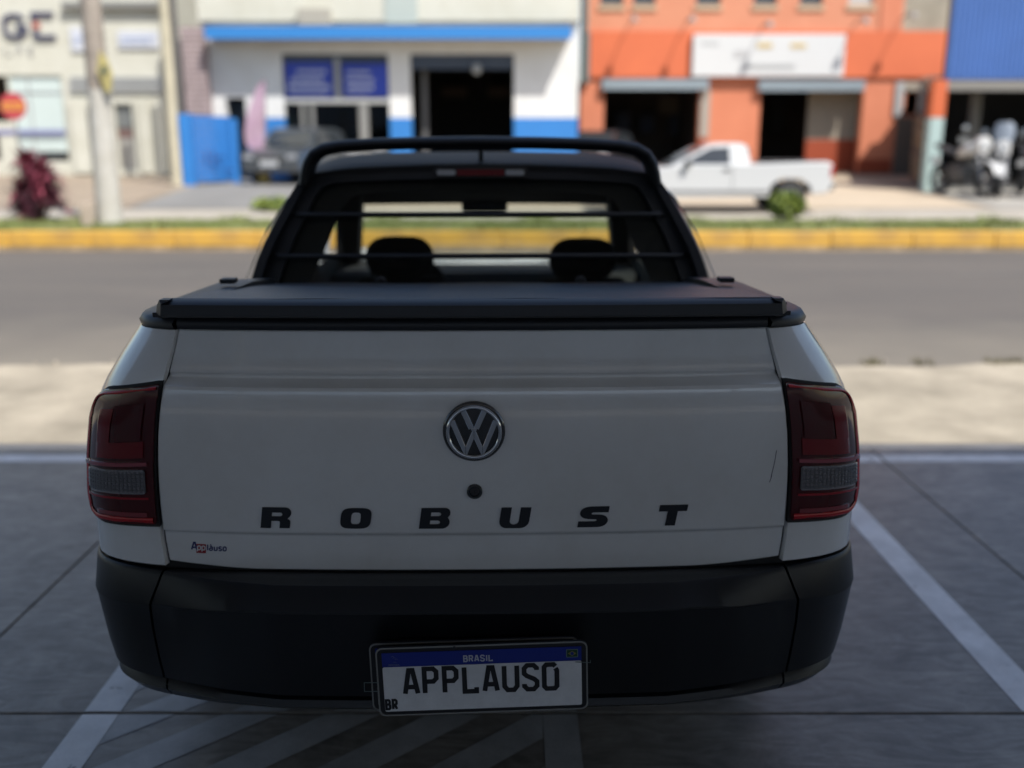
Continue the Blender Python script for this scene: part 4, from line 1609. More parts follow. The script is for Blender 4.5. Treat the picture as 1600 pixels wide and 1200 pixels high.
for (a, b_, c, d) in ((110, 136, 43, 80), (184, 247, 48, 75)):
    m_ = bx(MB(), a, b_, c, d, YL - .08, .08); so_ = r('sign_panel', m_, mat('sign_pale', (.55, .57, .62), rough=.5))
    m_ = MB(); bx(m_, a + 6, b_ - 6, (c + d) / 2 - 3, (c + d) / 2, YL - .10, .02); bx(m_, a + 3, b_ - 12, (c + d) / 2 + 4, (c + d) / 2 + 6, YL - .10, .02)
    r('sign_print', m_, mat('sign_faint_blue', (.36, .42, .58), rough=.5), so_)['kind'] = 'stuff'
# raised letters
LN = mat('letter_navy', (.045, .045, .10), rough=.4)
LRD = mat('letter_red', (.45, .09, .06), rough=.4)
for ch, a, b_, c, d in (('G', 8, 36, 24, 57), ('E', 54, 82, 22, 58)):
    p0, p1 = W(a, d, YL - .1), W(b_, c, YL - .1)
    h = p1.z - p0.z
    wbox = (p1.x - p0.x) / h / (.70 if ch == 'G' else .50)
    if ch == 'G':
        m_ = MB()
        for s in GLY['G'][1]:
            ribbon(m_, [(q[0] * wbox * h, q[1] * h) for q in s], .11, lambda x, z, dd: Vector((p0.x + x, YL - .02 - dd, p0.z + z)), .08)
        r('letter', m_, LN)
    else:
        m_ = MB()
        for s in ([(.5, 1), (0, 1), (0, .74)], [(0, .30), (0, .16), (.06, 0), (.5, 0)]):
            ribbon(m_, [(q[0] * wbox * h, q[1] * h) for q in s], .13, lambda x, z, dd: Vector((p0.x + x, YL - .02 - dd, p0.z + z)), .08)
        le = r('letter', m_, LN)
        m_ = MB()
        ribbon(m_, [(-.02 * h, .55 * h), (.25 * h, .47 * h)], .17, lambda x, z, dd: Vector((p0.x + x, YL - .02 - dd, p0.z + z)), .08)
        r('letter_middle', m_, LRD, le)
p0 = W(0, 85, YL)
for ch, m_ in lettering('I L P E', .24, .03, lambda x, z, d: Vector((p0.x + x * 1.0, YL - .02 - d, p0.z + z)), .03, gap=.45)[0]:
    r('small_letter', m_, mat('letter_pale_grey', (.44, .44, .44), rough=.5))
# drain pipes
for px_, w_, m2 in ((242, 4.5, GREYM), (141, 4, GREYM)):
    a = W(px_, 165, YL - .12); b2 = W(px_, 282, YL - .12)
    m_ = MB().tube([(a.x, YL - .1, a.z), (a.x, YL - .1, ZT(YL))], .09, 10); r('drain_pipe', m_, m2, smooth=60)
for a, b_ in ((216, 236), (112, 138)):
    m_ = bx(MB(), a, b_, 155, 270, YL - .14, .14, pym=210); r('pilaster', m_, CREAM)

# pinkish tiled side wall between the two buildings
m_ = MB()
xa, xb = W(286, 110, 29.6).x, W(322, 110, 29.6).x
m_.box(xa, xb, 29.6, 37.1, ZT(29.6) - .1, W(0, 42, 29.6).z)
sw = solo('party_wall', m_, mat('pink_brick', (.30, .235, .235), rough=.9, var=.2, vscale=2), 'pinkish brick side wall between the cream and the blue trimmed building', 'wall')
for k in range(16):
    z0 = W(0, 44 + k * 8.4, 29.6).z
    MB().box(-.98 * (xb - xa) / 2, .98 * (xb - xa) / 2, -(39 - 31.5) / 2 - .02, -(39 - 31.5) / 2 - .001, z0 - .13 - sw.location.z, z0 - .035 - sw.location.z).build('brick_course', mat('pink_brick_light', (.37, .30, .30), rough=.9, var=.2, vscale=6), sw)

# ---------------- blue trimmed workshop
YB = 30.0
bb = thing('workshop_building', 'white workshop with a blue awning, blue dado and a wide dark doorway', 'building', (W(620, 200, YB).x, YB, ZT(YB)))
r = Rel(bb)
zg = ZT(YB) - .1
x0, x1 = W(322, 150, YB).x, W(903, 150, YB).x
zt = W(0, 66, YB).z
dado = W(0, 184, YB).z
H1 = [rect(355, 386, 152, 270, YB, 200), rect(443, 608, 84, 262, YB, 150), rect(642, 803, 84, 286, YB, 150)]
H1[0] = (H1[0][0], H1[0][1], zg, H1[0][3]); H1[2] = (H1[2][0], H1[2][1], zg, H1[2][3])
m_ = MB(); facade(m_, x0, x1, dado, 9.2, YB, .3, [(h[0], h[1], max(h[2], dado - 1), h[3]) for h in H1]); r('wall', m_, WHITEW)
xm_ = (H1[0][1] + H1[1][0]) / 2
for u0, u1 in ((x0, H1[0][0]), (H1[0][1], H1[2][0]), (H1[2][1], x1)):
    m_ = MB(); facade(m_, u0, u1, zg, dado, YB - .012, .3, [h for h in H1 if u0 < (h[0] + h[1]) / 2 < u1]); r('dado', m_, BLUEP)
m_ = MB(); m_.box(x0 - .01, x1 + .01, YB - .22, YB - .02, W(0, 34, YB).z, 9.3); r('parapet', m_, CREAM)
for (a, b_, c, d) in ((465, 515, 12, 39), ):
    m_ = bx(MB(), a, b_, c, d, YB - .5, .3); r('air_conditioner', m_, mat('box_beige', (.36, .34, .29), rough=.7), bevel=.02)
m_ = bx(MB(), 601, 652, -30, 36, YB - .27, .045); r('pale_panel', m_, mat('pale_teal_panel', (.40, .45, .42), rough=.6))
# awning: blue fascia with a grey soffit
a0, a1 = W(320, 50, YB - .9).x, W(893, 50, YB - .9).x
zf0, zf1 = W(0, 61, YB - .9).z, W(0, 41, YB - .9).z
m_ = MB(); m_.box(a0, a1, YB - .95, YB - .9, zf0, zf1); r('awning_fascia', m_, BLUEA)
m_ = MB(); m_.box(a0 + .02, a1 - .02, YB - .899, YB - .02, zf0 + .05, zf0 + .14); r('awning', m_, GREYL)
m_ = MB(); m_.box(a0, a0 + .05, YB - .899, YB - .02, zf0 + .145, zf1); r('awning_side', m_, BLUEA)
m_ = MB(); m_.box(a1 - .05, a1, YB - .899, YB - .02, zf0 + .145, zf1); r('awning_side', m_, BLUEA)
# rooms
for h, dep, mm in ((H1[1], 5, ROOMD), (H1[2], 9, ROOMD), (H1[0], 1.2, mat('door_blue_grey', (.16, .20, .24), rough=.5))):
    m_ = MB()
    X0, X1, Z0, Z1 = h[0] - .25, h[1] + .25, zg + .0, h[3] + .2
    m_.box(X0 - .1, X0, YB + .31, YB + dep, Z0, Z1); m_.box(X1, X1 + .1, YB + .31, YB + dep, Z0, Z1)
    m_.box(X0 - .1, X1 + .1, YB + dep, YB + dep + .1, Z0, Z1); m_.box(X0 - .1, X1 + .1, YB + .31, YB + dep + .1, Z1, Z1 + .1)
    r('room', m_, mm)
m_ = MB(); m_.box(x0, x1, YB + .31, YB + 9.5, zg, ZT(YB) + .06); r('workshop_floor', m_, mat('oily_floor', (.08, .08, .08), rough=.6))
m_ = MB(); m_.box(x0, x1, YB + .3, YB + 10, 9.0, 9.2); r('roof', m_, GREYM)
# window of the shop: dark head, two banners, glazing bars
m_ = bx(MB(), 444, 607, 84, 97, YB + .12, .05, pym=150); r('window_head', m_, mat('dark_slate', (.035, .05, .07), rough=.4))
BNR = mat('banner_blue', (.018, .04, .30), rough=.5, col2=(.02, .05, .40), vscale=.5)
BWH = mat('banner_print', (.42, .46, .60), rough=.5)
for (a, b_, c, d, t) in ((445, 520, 97, 153, 0), (535, 606, 99, 152, 1)):
    m_ = bx(MB(), a, b_, c, d, YB + .05, .03, pym=125); bo = r('banner', m_, BNR)
    bars = ((4, 71, 35, 43), (10, 60, 24, 31), (6, 66, 48, 52), (20, 66, 12, 18)) if t == 0 else ((8, 48, 34, 42), (6, 50, 23, 29), (8, 44, 12, 17), (2, 40, 47, 49))
    m_ = MB()
    rr2 = random.Random(7 + t)
    for (u0, u1, v0, v1) in bars:
        u = u0
        while u < u1:
            ww = rr2.uniform(3, 6)
            bx(m_, a + u, a + min(u + ww, u1), c + v0, c + v1, YB + .035, .012, pym=125)
            u += ww + 1.6
    so_ = r('banner_print', m_, BWH, bo); so_['kind'] = 'stuff'
m_ = bx(MB(), 444, 607, 154, 161, YB + .05, .08, pym=155); r('window_rail', m_, mat('frame_pale', (.42, .43, .42), rough=.5))
for a, b_ in ((523, 532), ):
    m_ = bx(MB(), a, b_, 90, 154, YB + .06, .05, pym=130); r('banner_post', m_, mat('post_grey', (.30, .32, .35), rough=.5))
for a, b_ in ((471, 477), (486, 492), (562, 576)):
    m_ = bx(MB(), a, b_, 161, 262, YB + .08, .06, pym=200); r('mullion', m_, GREYM)
m_ = MB(); h = H1[1]; m_.box(h[0], h[1], YB + .15, YB + .16, h[2], W(0, 161, YB).z); r('pane', m_, GLASSD)
m_ = bx(MB(), 445, 490, 161, 262, YB + .3, .05, pym=200); r('inner_curtain', m_, mat('curtain_grey', (.12, .14, .14), rough=.9))
m_ = bx(MB(), 640, 805, 82, 108, YB + .14, .2, pym=100); r('shutter_box', m_, mat('dark_blue_box', (.035, .05, .08), rough=.5))
# lamp globe in the doorway, pale things inside
m_ = MB(); p = W(745, 108, YB + .06); m_.lathe([(.02, .17), (.11, .12), (.15, 0), (.11, -.12), (.02, -.16)], (p.x, YB + .0, p.z), 'z', 16); r('door_lamp', m_, mat('lamp_glass', (.30, .32, .33), rough=.3), smooth=60)
for a, b_ in ((690, 730), (762, 795)):
    m_ = bx(MB(), a, b_, 135, 152, YB + 7.5, .1); r('inner_shelf', m_, mat('shelf_brown', (.12, .09, .07), rough=.8))
m_ = bx(MB(), 660, 668, 108, 286, YB + .6, .1, pym=180); r('door_track', m_, mat('track_grey', (.10, .10, .10), rough=.6))

# blue sheet gate to the left
YGt = 27.0
pts = []
gl0, gl1 = W(284, 235, YGt).x, W(356, 235, YGt).x
gt = thing('sheet_gate', 'bright blue sheet metal gate beside the workshop, graffiti near its foot', 'gate', ((gl0 + gl1) / 2, YGt, ZT(YGt)))
r = Rel(gt)
m_ = MB(); m_.box(gl0, gl0 + .32, YGt - .1, YGt + .15, ZT(YGt) - .1, W(0, 178, YGt).z); r('gate_post', m_, BLUEP, bevel=.01)
m_ = MB(); m_.box(gl1 - .16, gl1 + .02, YGt - .05 + .9, YGt + .15 + .9, ZT(YGt) - .1, W(0, 184, YGt).z); r('gate_post', m_, BLUEP, bevel=.01)
zt = W(0, 180, YGt).z
nb = 8
for k in range(nb):
    m_ = MB()
    z0 = ZT(YGt) + .08; hh = (zt - z0) / nb
    m_.hexa([(gl0 + .33, YGt, z0 + k * hh + .008), (gl1 - .17, YGt + .9, z0 + k * hh + .008), (gl1 - .17, YGt + .9, z0 + (k + 1) * hh - .008), (gl0 + .33, YGt, z0 + (k + 1) * hh - .008)],
            [(gl0 + .33, YGt + .04, z0 + k * hh + .008), (gl1 - .17, YGt + .94, z0 + k * hh + .008), (gl1 - .17, YGt + .94, z0 + (k + 1) * hh - .008), (gl0 + .33, YGt + .04, z0 + (k + 1) * hh - .008)])
    r('gate_panel', m_, mat('gate_blue', (.022, .145, .42), rough=.5, var=.08))
m_ = MB()
for (u, v, w2, h2) in ((.30, .55, .05, .35), (.45, .50, .30, .05), (.50, .60, .05, .30), (.62, .72, .20, .05), (.8, .35, .25, .05)):
    x = gl0 + .33 + u * (gl1 - gl0) * .6
    t = (x - gl0 - .33) / (gl1 - .5 - gl0)
    m_.box(x, x + w2, YGt + .9 * t - .05, YGt + .9 * t - .03, ZT(YGt) + v, ZT(YGt) + v + h2)
r('graffiti', m_, mat('graffiti_navy', (.03, .06, .20), rough=.6))['kind'] = 'stuff'
# low blue wall further back
m_ = bx(MB(), 357, 442, 184, 278, YB - 2.2 + 1.6, .15, pym=230)

# ---------------- orange building
YO = 33.0
ob = thing('orange_building', 'orange two storey building with a white signboard over two open garage bays', 'building', (W(1180, 200, YO).x, YO, ZT(YO)))
r = Rel(ob)
zg = ZT(YO) - .1
x0, x1 = W(907, 150, YO).x, W(1486, 150, YO).x
zb0, zb1 = W(0, 121, YO).z, W(0, 49, YO).z
G1 = rect(943, 1092, 138, 276, YO, 190); G2 = rect(1186, 1346, 140, 276, YO, 190)
G1 = (G1[0], G1[1], zg, W(0, 124, YO).z); G2 = (G2[0], G2[1], zg, W(0, 126, YO).z)
G3 = rect(1414, 1450, 143, 179, YO)
WU = [rect(a, b_, -40, 8, YO, 0) for a, b_ in ((938, 974), (990, 1024), (1088, 1126), (1178, 1214), (1250, 1286), (1326, 1366))]
m_ = MB(); facade(m_, x0, x1, zg, zb0, YO, .35, [G1, G2, G3]); r('wall', m_, SALMON)
m_ = MB(); facade(m_, x0, x1, zb0, zb1, YO - .10, .45, []); r('orange_band', m_, ORANGE)
m_ = MB(); facade(m_, x0, W(1412, 20, YO).x, zb1, 10.0, YO, .35, WU); r('upper_wall', m_, SALMONL)
m_ = MB(); m_.box(W(1412, 20, YO).x + .01, x1, YO + .05, YO + .4, zb1, 10.0); r('bare_wall', m_, mat('stained_plaster', (.36, .32, .25), rough=.9, col2=(.25, .22, .17), vscale=1.2))
m_ = MB(); m_.box(W(1376, 20, YO).x, W(1408, 20, YO).x, YO - .05, YO, zb1, 10.0); r('pilaster', m_, SALMON)
for i, h in enumerate(WU):
    m_ = MB()
    m_.box(h[0] - .06, h[1] + .06, YO - .06, YO - .002, h[2] - .16, h[2]); wf = r('window_sill', m_, mat('sill_beige', (.50, .36, .24), rough=.8))
    m_ = MB(); m_.box(h[0], h[1], YO + .12, YO + .15, h[2], h[3]); r('pane', m_, mat('pane_slate', (.05, .06, .07), rough=.15) if i < 5 else mat('pane_blind', (.42, .42, .40), rough=.5), wf)
m_ = MB(); m_.box(x0, x1, YO + .35, YO + 10, 10.0, 10.2); r('roof', m_, GREYM)
for (a, b_, c, d) in ((941, 1108, 123, 140), (1186, 1352, 125, 142)):
    h0 = rect(a, b_, c, d, YO - .25)
    n = 5
    for k in range(n):
        m_ = MB(); z0 = h0[2] + (h0[3] - h0[2]) * k / n
        m_.box(h0[0], h0[1], YO - .24, YO - .11 if z0 > zb0 else YO - .004, z0 + .006, z0 + (h0[3] - h0[2]) / n - .006); r('shutter_slat', m_, SHUT)
# rooms
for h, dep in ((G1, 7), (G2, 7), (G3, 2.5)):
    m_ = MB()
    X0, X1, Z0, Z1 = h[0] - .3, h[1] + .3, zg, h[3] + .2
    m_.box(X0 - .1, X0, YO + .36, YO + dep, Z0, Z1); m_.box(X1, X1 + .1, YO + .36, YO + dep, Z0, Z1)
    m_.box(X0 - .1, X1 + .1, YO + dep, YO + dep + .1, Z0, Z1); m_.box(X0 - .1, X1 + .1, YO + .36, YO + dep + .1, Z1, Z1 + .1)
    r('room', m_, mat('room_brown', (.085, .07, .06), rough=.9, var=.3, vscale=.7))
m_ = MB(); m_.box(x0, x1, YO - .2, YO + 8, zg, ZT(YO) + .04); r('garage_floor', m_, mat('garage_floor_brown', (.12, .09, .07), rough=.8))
RB = mat('red_brown_wall', (.30, .055, .02), rough=.8)
m_ = bx(MB(), 1262, 1346, 142, 218, YO + .7, .15, pym=190); r('inner_wall', m_, mat('inner_plaster', (.30, .265, .21), rough=.9))
m_ = bx(MB(), 1262, 1346, 218, 276, YO + .69, .17, pym=190); r('inner_dado', m_, RB)
m_ = bx(MB(), 1094, 1108, 140, 215, YO - .03, .025, pym=190); r('shutter_guide', m_, mat('guide_beige', (.33, .30, .26), rough=.7))
m_ = bx(MB(), 1094, 1106, 215, 240, YO - .03, .025, pym=190); r('guide_foot', m_, RB)
for a, b_, c, d in ((962, 985, 175, 205), (1000, 1022, 180, 208), (1046, 1072, 180, 210)):
    m_ = bx(MB(), a, b_, c, d, YO + 5.8, .1); r('inner_poster', m_, mat('inner_dark_blue', (.03, .04, .07), rough=.7))
m_ = bx(MB(), 1030, 1088, 150, 178, YO + 5.9, .1); r('inner_board', m_, mat('inner_brown', (.16, .13, .10), rough=.8))
m_ = bx(MB(), 1206, 1226, 152, 205, YO + 5.8, .1); r('inner_locker', m_, BLACKF)
# side bay: shaded pier, window, rough stone base
m_ = MB(); h = rect(1352, 1398, 126, 276, YO, 190); m_.box(W(1346, 190, YO).x + .02, h[1], YO - .02, YO - .002, zg, ZT(YO) + .5); r('pier_base', m_, RB)
m_ = MB(); m_.box(W(1398, 150, YO).x, W(1410, 150, YO).x, YO - .09, YO - .01, W(0, 182, YO).z, W(0, 128, YO).z); r('frame_side', m_, GREYL)
m_ = bx(MB(), 1411, 1456, 128, 141, YO - .06, .05); r('frame_head', m_, mat('frame_beige', (.30, .27, .22), rough=.8))
m_ = bx(MB(), 1399, 1470, 183, 280, YO - .10, .09, pym=220); r('rough_base', m_, mat('stone_mortar', (.13, .10, .08), rough=.95))
# downpipe and cable box at the left corner
a = W(914, 100, YO - .2)
m_ = MB().tube([(a.x, YO - .2, W(0, -20, YO).z), (a.x, YO - .2, W(0, 130, YO).z)], .09, 10); r('downpipe', m_, mat('pipe_grey_green', (.16, .19, .18), rough=.6), smooth=60)
m_ = bx(MB(), 910, 922, 50, 128, YO - .22, .18); r('cable_box', m_, mat('box_dark_grey', (.09, .10, .10), rough=.6), bevel=.02)
# arm lamps over the band: they throw the slanting shadows
for k, (px_, py_) in enumerate(((985, 36), (1073, 36), (1190, 44), (1335, 38), (1408, 30))):
    p = W(px_, py_, YO)
    lm = MB().tube([(p.x, YO, p.z), (p.x, YO - .55, p.z + .12), (p.x, YO - 1.0, p.z + .02)], .022, 8)
    lo = r('wall_lamp', lm, mat('lamp_arm_grey', (.16, .13, .12), rough=.6), smooth=60)
    hd = MB().lathe([(.03, .10), (.09, .04), (.13, -.08), (.0, -.08)], (p.x, YO - 1.02, p.z), 'z', 14)
    r('lamp_head', hd, mat('lamp_head_grey', (.24, .22, .21), rough=.5), lo, smooth=40)
# signboard
h = rect(1083, 1320, 53, 119, YO - .3)
sg_ = thing('signboard', 'long white signboard with faint yellow and grey print on the orange band', 'sign', ((h[0] + h[1]) / 2, YO - .3, h[2]))
r = Rel(sg_)
m_ = MB(); m_.box(h[0], h[1], YO - .28, YO - .12, h[2], h[3]); r('board', m_, mat('signboard_white', (.60, .61, .61), rough=.5, var=.02, vscale=.5))


def smear(a, b_, c, d, m, seed, name, up=0):
    q = random.Random(seed); u = a; n = 0
    while u < b_:
        w_ = q.uniform(2.2, 4.4)
        mm = MB(); bx(mm, u, min(u + w_, b_), c + q.uniform(-up, up), d, YO - .30, .018)
        r(name, mm, m); u += w_ + 1.4


smear(1184, 1207, 67, 75, mat('print_yellow', (.62, .45, .14), rough=.5), 1, 'yellow_mark')
smear(1236, 1260, 68, 75, mat('print_yellow', (.62, .45, .14), rough=.5), 2, 'yellow_mark')
smear(1164, 1242, 100, 107, mat('print_grey', (.42, .43, .43), rough=.5), 3, 'grey_mark')
smear(1097, 1125, 66, 69, mat('print_grey', (.42, .43, .43), rough=.5), 4, 'grey_mark')
smear(1148, 1170, 78, 90, mat('print_pale', (.50, .50, .50), rough=.5), 5, 'pale_mark')

# ---------------- blue metal shed with motorcycles at the right end
YS = 24.5
bs = thing('motorcycle_shed', 'blue corrugated metal fronted shed open below, at the right end of the street', 'building', (W(1600, 200, YS).x, YS, ZT(YS)))
r = Rel(bs)
x0 = W(1484, 60, YS).x; zb = W(0, 124, YS).z; zt = 6.6; x1 = x0 + 9
RIBB = mat('corrugated_blue', (.065, .15, .40), rough=.45, var=.08, vscale=.6)
pitch = .125
n = int((x1 - x0) / pitch)
for k in range(n):
    xa = x0 + k * pitch
    m_ = MB().add([(xa, YS, zb), (xa + .05, YS, zb), (xa + .07, YS - .03, zb), (xa + .105, YS - .03, zb), (xa + pitch, YS, zb),
                   (xa, YS, zt), (xa + .05, YS, zt), (xa + .07, YS - .03, zt), (xa + .105, YS - .03, zt), (xa + pitch, YS, zt)],
                  [(0, 1, 6, 5), (1, 2, 7, 6), (2, 3, 8, 7), (3, 4, 9, 8)])
    r('metal_sheet', m_, RIBB)
m_ = MB(); m_.box(x0, x1, YS + .02, YS + .2, zb - .02, zt); r('sheet_backing', m_, BLACKF)
m_ = MB(); m_.box(x0 - .05, x1, YS - .02, YS + .16, zb - .26, zb - .022); r('lintel', m_, mat('lintel_grey', (.20, .19, .17), rough=.7))
def lx(y, d=0):
    return x0 + d + .36 * (y - YS)


m_ = MB(); m_.hexa([(lx(YS + .2), YS + .2, 3.15), (x1, YS + .2, 3.15), (x1 + 3, YS + 8, 3.7), (lx(YS + 8), YS + 8, 3.7)],
                   [(lx(YS + .2), YS + .2, 3.2), (x1, YS + .2, 3.2), (x1 + 3, YS + 8, 3.75), (lx(YS + 8), YS + 8, 3.75)]); r('roof', m_, GREYM)
m_ = MB(); m_.box(lx(YS + 7.6), x1 + 3, YS + 7.4, YS + 7.6, 0, 3.6); r('rear_wall', m_, ROOMD)
m_ = MB(); m_.box(x1 - .2, x1, YS + .2, YS + 7.3, 0, 3.1); r('side_wall', m_, ROOMD)
# low rough stone wall down the left side, with a frame over it
ST = mat('stone_mortar', (.13, .10, .08), rough=.95)
m_ = MB(); ya, yb_ = YS + .3, YS + 7.3
m_.hexa([(lx(ya, -.30), ya, 0), (lx(ya, -.02), ya, 0), (lx(yb_, -.02), yb_, 0), (lx(yb_, -.30), yb_, 0)],
        [(lx(ya, -.30), ya, 2.28), (lx(ya, -.02), ya, 2.28), (lx(yb_, -.02), yb_, 2.55), (lx(yb_, -.30), yb_, 2.55)])
stw = r('stone_wall', m_, ST)
rs = random.Random(5)
SC = [mat('stone_brown_%d' % k, c, rough=.95, var=.25, vscale=5) for k, c in enumerate([(.26, .18, .11), (.17, .12, .095), (.36, .26, .15)])]
for i in range(12):
    for j in range(7):
        y = ya + .05 + i * .58 + (j % 2) * .2 + rs.uniform(-.05, .05); z = .36 + j * .27 + rs.uniform(-.03, .03) + .02 * i
        L, Hh = rs.uniform(.40, .52), rs.uniform(.18, .24)
        if y + L > yb_:
            continue
        d = -.30 - rs.uniform(.03, .06)
        m_ = MB().hexa([(lx(y, d), y, z), (lx(y + L, d), y + L, z), (lx(y + L, -.29), y + L, z), (lx(y, -.29), y, z)],
                       [(lx(y, d), y, z + Hh), (lx(y + L, d), y + L, z + Hh), (lx(y + L, -.29), y + L, z + Hh), (lx(y, -.29), y, z + Hh)])
        r('stone', m_, SC[(i * 3 + j * 2 + rs.randint(0, 1)) % 3], stw, bevel=.03)
m_ = MB()
m_.hexa([(lx(yb_ - .8, -.28), yb_ - .8, 2.56), (lx(yb_ - .8, -.1), yb_ - .8, 2.56), (lx(yb_, -.1), yb_, 2.56), (lx(yb_, -.28), yb_, 2.56)],
        [(lx(yb_ - .8, -.28), yb_ - .8, 3.6), (lx(yb_ - .8, -.1), yb_ - .8, 3.6), (lx(yb_, -.1), yb_, 3.6), (lx(yb_, -.28), yb_, 3.6)])
r('side_frame', m_, GREYL)
m_ = MB()
m_.hexa([(lx(YS + .3, -.25), YS + .3, 2.98), (lx(YS + .3, -.1), YS + .3, 2.98), (lx(yb_ - .81, -.1), yb_ - .81, 3.4), (lx(yb_ - .81, -.25), yb_ - .81, 3.4)],
        [(lx(YS + .3, -.25), YS + .3, 3.14), (lx(YS + .3, -.1), YS + .3, 3.14), (lx(yb_ - .81, -.1), yb_ - .81, 3.6), (lx(yb_ - .81, -.25), yb_ - .81, 3.6)])
r('side_head', m_, mat('frame_beige', (.30, .27, .22), rough=.8))
for a in (1517, ):
    m_ = bx(MB(), a, a + 13, 145, 300, YS + 1.6, .2, pym=200); r('steel_post', m_, mat('post_warm_grey', (.17, .16, .14), rough=.7))
cx = W(1449, 303, YS).x
m_ = MB(); m_.box(cx - .17, cx + .17, YS - .15, YS + .15, W(0, 184, YS).z, zb - .02); r('corner_post', m_, mat('post_orange', (.55, .12, .04), rough=.7), bevel=.01)
m_ = MB(); m_.box(cx - .165, cx + .165, YS - .145, YS + .145, ZT(YS) - .1, W(0, 184, YS).z); r('corner_post_foot', m_, mat('post_teal', (.36, .47, .45), rough=.7), bevel=.01)
m_ = MB(); m_.box(x0, x1, YS + .2, YS + 7, ZT(YS) - .1, ZT(YS) + .05); r('shed_floor', m_, mat('shed_floor_grey', (.14, .14, .13), rough=.8))


# ---------------- motorcycles
def motorcycle(px_, py_, rz, colr, label, screen=False, guards=False, sc=1.0):
    p = G(px_, py_, far=True)
    t = thing('motorcycle', label, 'motorcycle', (p.x, p.y, ZT(p.y) + .004), rz, 'motorcycles parked outside the blue shed')
    MC = mat('moto_%s' % colr, {'white': (.55, .55, .54), 'red': (.30, .02, .03), 'grey': (.25, .26, .27)}[colr], rough=.3, coat=.5)
    MD = mat('moto_dark', (.03, .03, .032), rough=.5)
    ME = mat('moto_metal', (.30, .30, .30), rough=.35, metal=.8)
    for y in (-.72, .70):           # front wheel towards the camera (-y)
        wo = MB()
        g = []
        for k in range(25):
            a = 2 * math.pi * k / 24
            g.append([((.055 * math.cos(b2)), y + (.265 + .045 * math.sin(b2)) * math.cos(a), .31 + (.265 + .045 * math.sin(b2)) * math.sin(a)) for b2 in [2 * math.pi * i / 8 for i in range(9)]])
        wo.grid(g)
        w_ = wo.build('wheel', RUBBER, t, smooth=60)
        m_ = MB().lathe([(.05, -.05), (.05, .05)], (0, y, .31), 'x', 12)
        for k in range(6):
            a = math.pi * k / 3
            m_.tube([(0, y, .31), (0, y + .24 * math.cos(a), .31 + .24 * math.sin(a))], .012, 5)
        m_.lathe([(.12, .045), (.12, .05), (.0, .05)], (0, y, .31), 'x', 16)
        m_.build('hub', ME, w_, smooth=40)
    for sx in (-.09, .09):
        MB().tube([(sx, -.72, .31), (sx, -.50, .92)], .026, 8).build('fork_leg', ME, t, smooth=60)
    m_ = MB()
    m_.slab_grid([[(u * .065, -.72 + .36 * math.cos(a), .31 + .36 * math.sin(a) + .01 * (1 - abs(u))) for u in (-1, -.5, 0, .5, 1)] for a in [R(40 + 12 * i) for i in range(11)]], (0, 0, -.008))
    m_.build('front_mudguard', MC, t, smooth=50)
    MB().tube([(0, -.50, .90), (0, -.2, .72), (0, .25, .60), (0, .70, .32)], [.05, .06, .06, .035], 8).build('frame', MD, t, smooth=60)
    MB().box(-.17, .17, -.25, .22, .28, .58).build('engine', mat('moto_engine', (.10, .10, .10), rough=.5, metal=.5), t, bevel=.05, seg=2)
    g = []
    for y, w, z0, z1 in ((-.46, .08, .80, .92), (-.38, .15, .76, 1.00), (-.2, .17, .74, 1.02), (0, .14, .72, .95), (.12, .09, .72, .86)):
        g.append([(w * math.cos(a), y, (z0 + z1) / 2 + (z1 - z0) / 2 * math.sin(a)) for a in [2 * math.pi * k / 12 for k in range(13)]])
    m_ = MB().grid(g); m_.build('fuel_tank', MC, t, smooth=60)
    g = []
    for y, w, z in ((.05, .09, .82), (.2, .13, .82), (.45, .14, .85), (.75, .10, .93), (.92, .06, .97)):
        g.append([(-w, y, z - .03), (-w * .9, y, z + .03), (0, y, z + .045), (w * .9, y, z + .03), (w, y, z - .03), (0, y, z - .06), (-w, y, z - .03)])
    MB().grid(g).build('seat', MD, t, smooth=50)
    m_ = MB()
    m_.prism([(-.05, -.60, .78), (.05, -.60, .78), (.13, -.60, .90), (.15, -.60, 1.02), (.08, -.60, 1.12), (-.08, -.60, 1.12), (-.15, -.60, 1.02), (-.13, -.60, .90)], (0, .16, 0))
    m_.build('front_fairing', MC, t, bevel=.03, seg=2)
    MB().lathe([(.07, 0), (.06, -.025), (0, -.035)], (0, -.60, .95), 'y', 16).build('headlight', mat('headlight_glass', (.40, .42, .44), rough=.1), t, smooth=60)
    MB().tube([(-.40, -.30, 1.05), (-.22, -.40, 1.06), (0, -.46, 1.0), (.22, -.40, 1.06), (.40, -.30, 1.05)], .014, 8).build('handlebar', MD, t, smooth=60)
    for sx in (-1, 1):
        m_ = MB().tube([(sx * .24, -.42, 1.06), (sx * .34, -.46, 1.24)], .008, 6)
        mo_ = m_.build('mirror', MD, t)
        MB().lathe([(.03, -.012), (.06, -.008), (.06, .008), (.0, .012)], (sx * .35, -.46, 1.27), 'y', 14).build('mirror_face', mat('mirror_grey', (.30, .32, .34), rough=.15, metal=.6), mo_, smooth=50)
        if guards:
            MB().prism([(sx * .26, -.50, .98), (sx * .44, -.42, 1.00), (sx * .46, -.42, 1.12), (sx * .30, -.50, 1.10)], (0, -.02, 0)).build('hand_guard', mat('guard_grey', (.20, .21, .21), rough=.4), t)
    if screen:
        rows = [[(u * w, -.60 + .12 * (z - 1.08) * 2 + .06 * u * u, z) for u in (-1, -.5, 0, .5, 1)] for z, w in ((1.08, .15), (1.25, .19), (1.40, .17), (1.46, .12))]
        MB().slab_grid(rows, (0, .006, 0)).build('windshield', mat('smoky_screen', (.20, .23, .27), rough=.15), t, smooth=60)
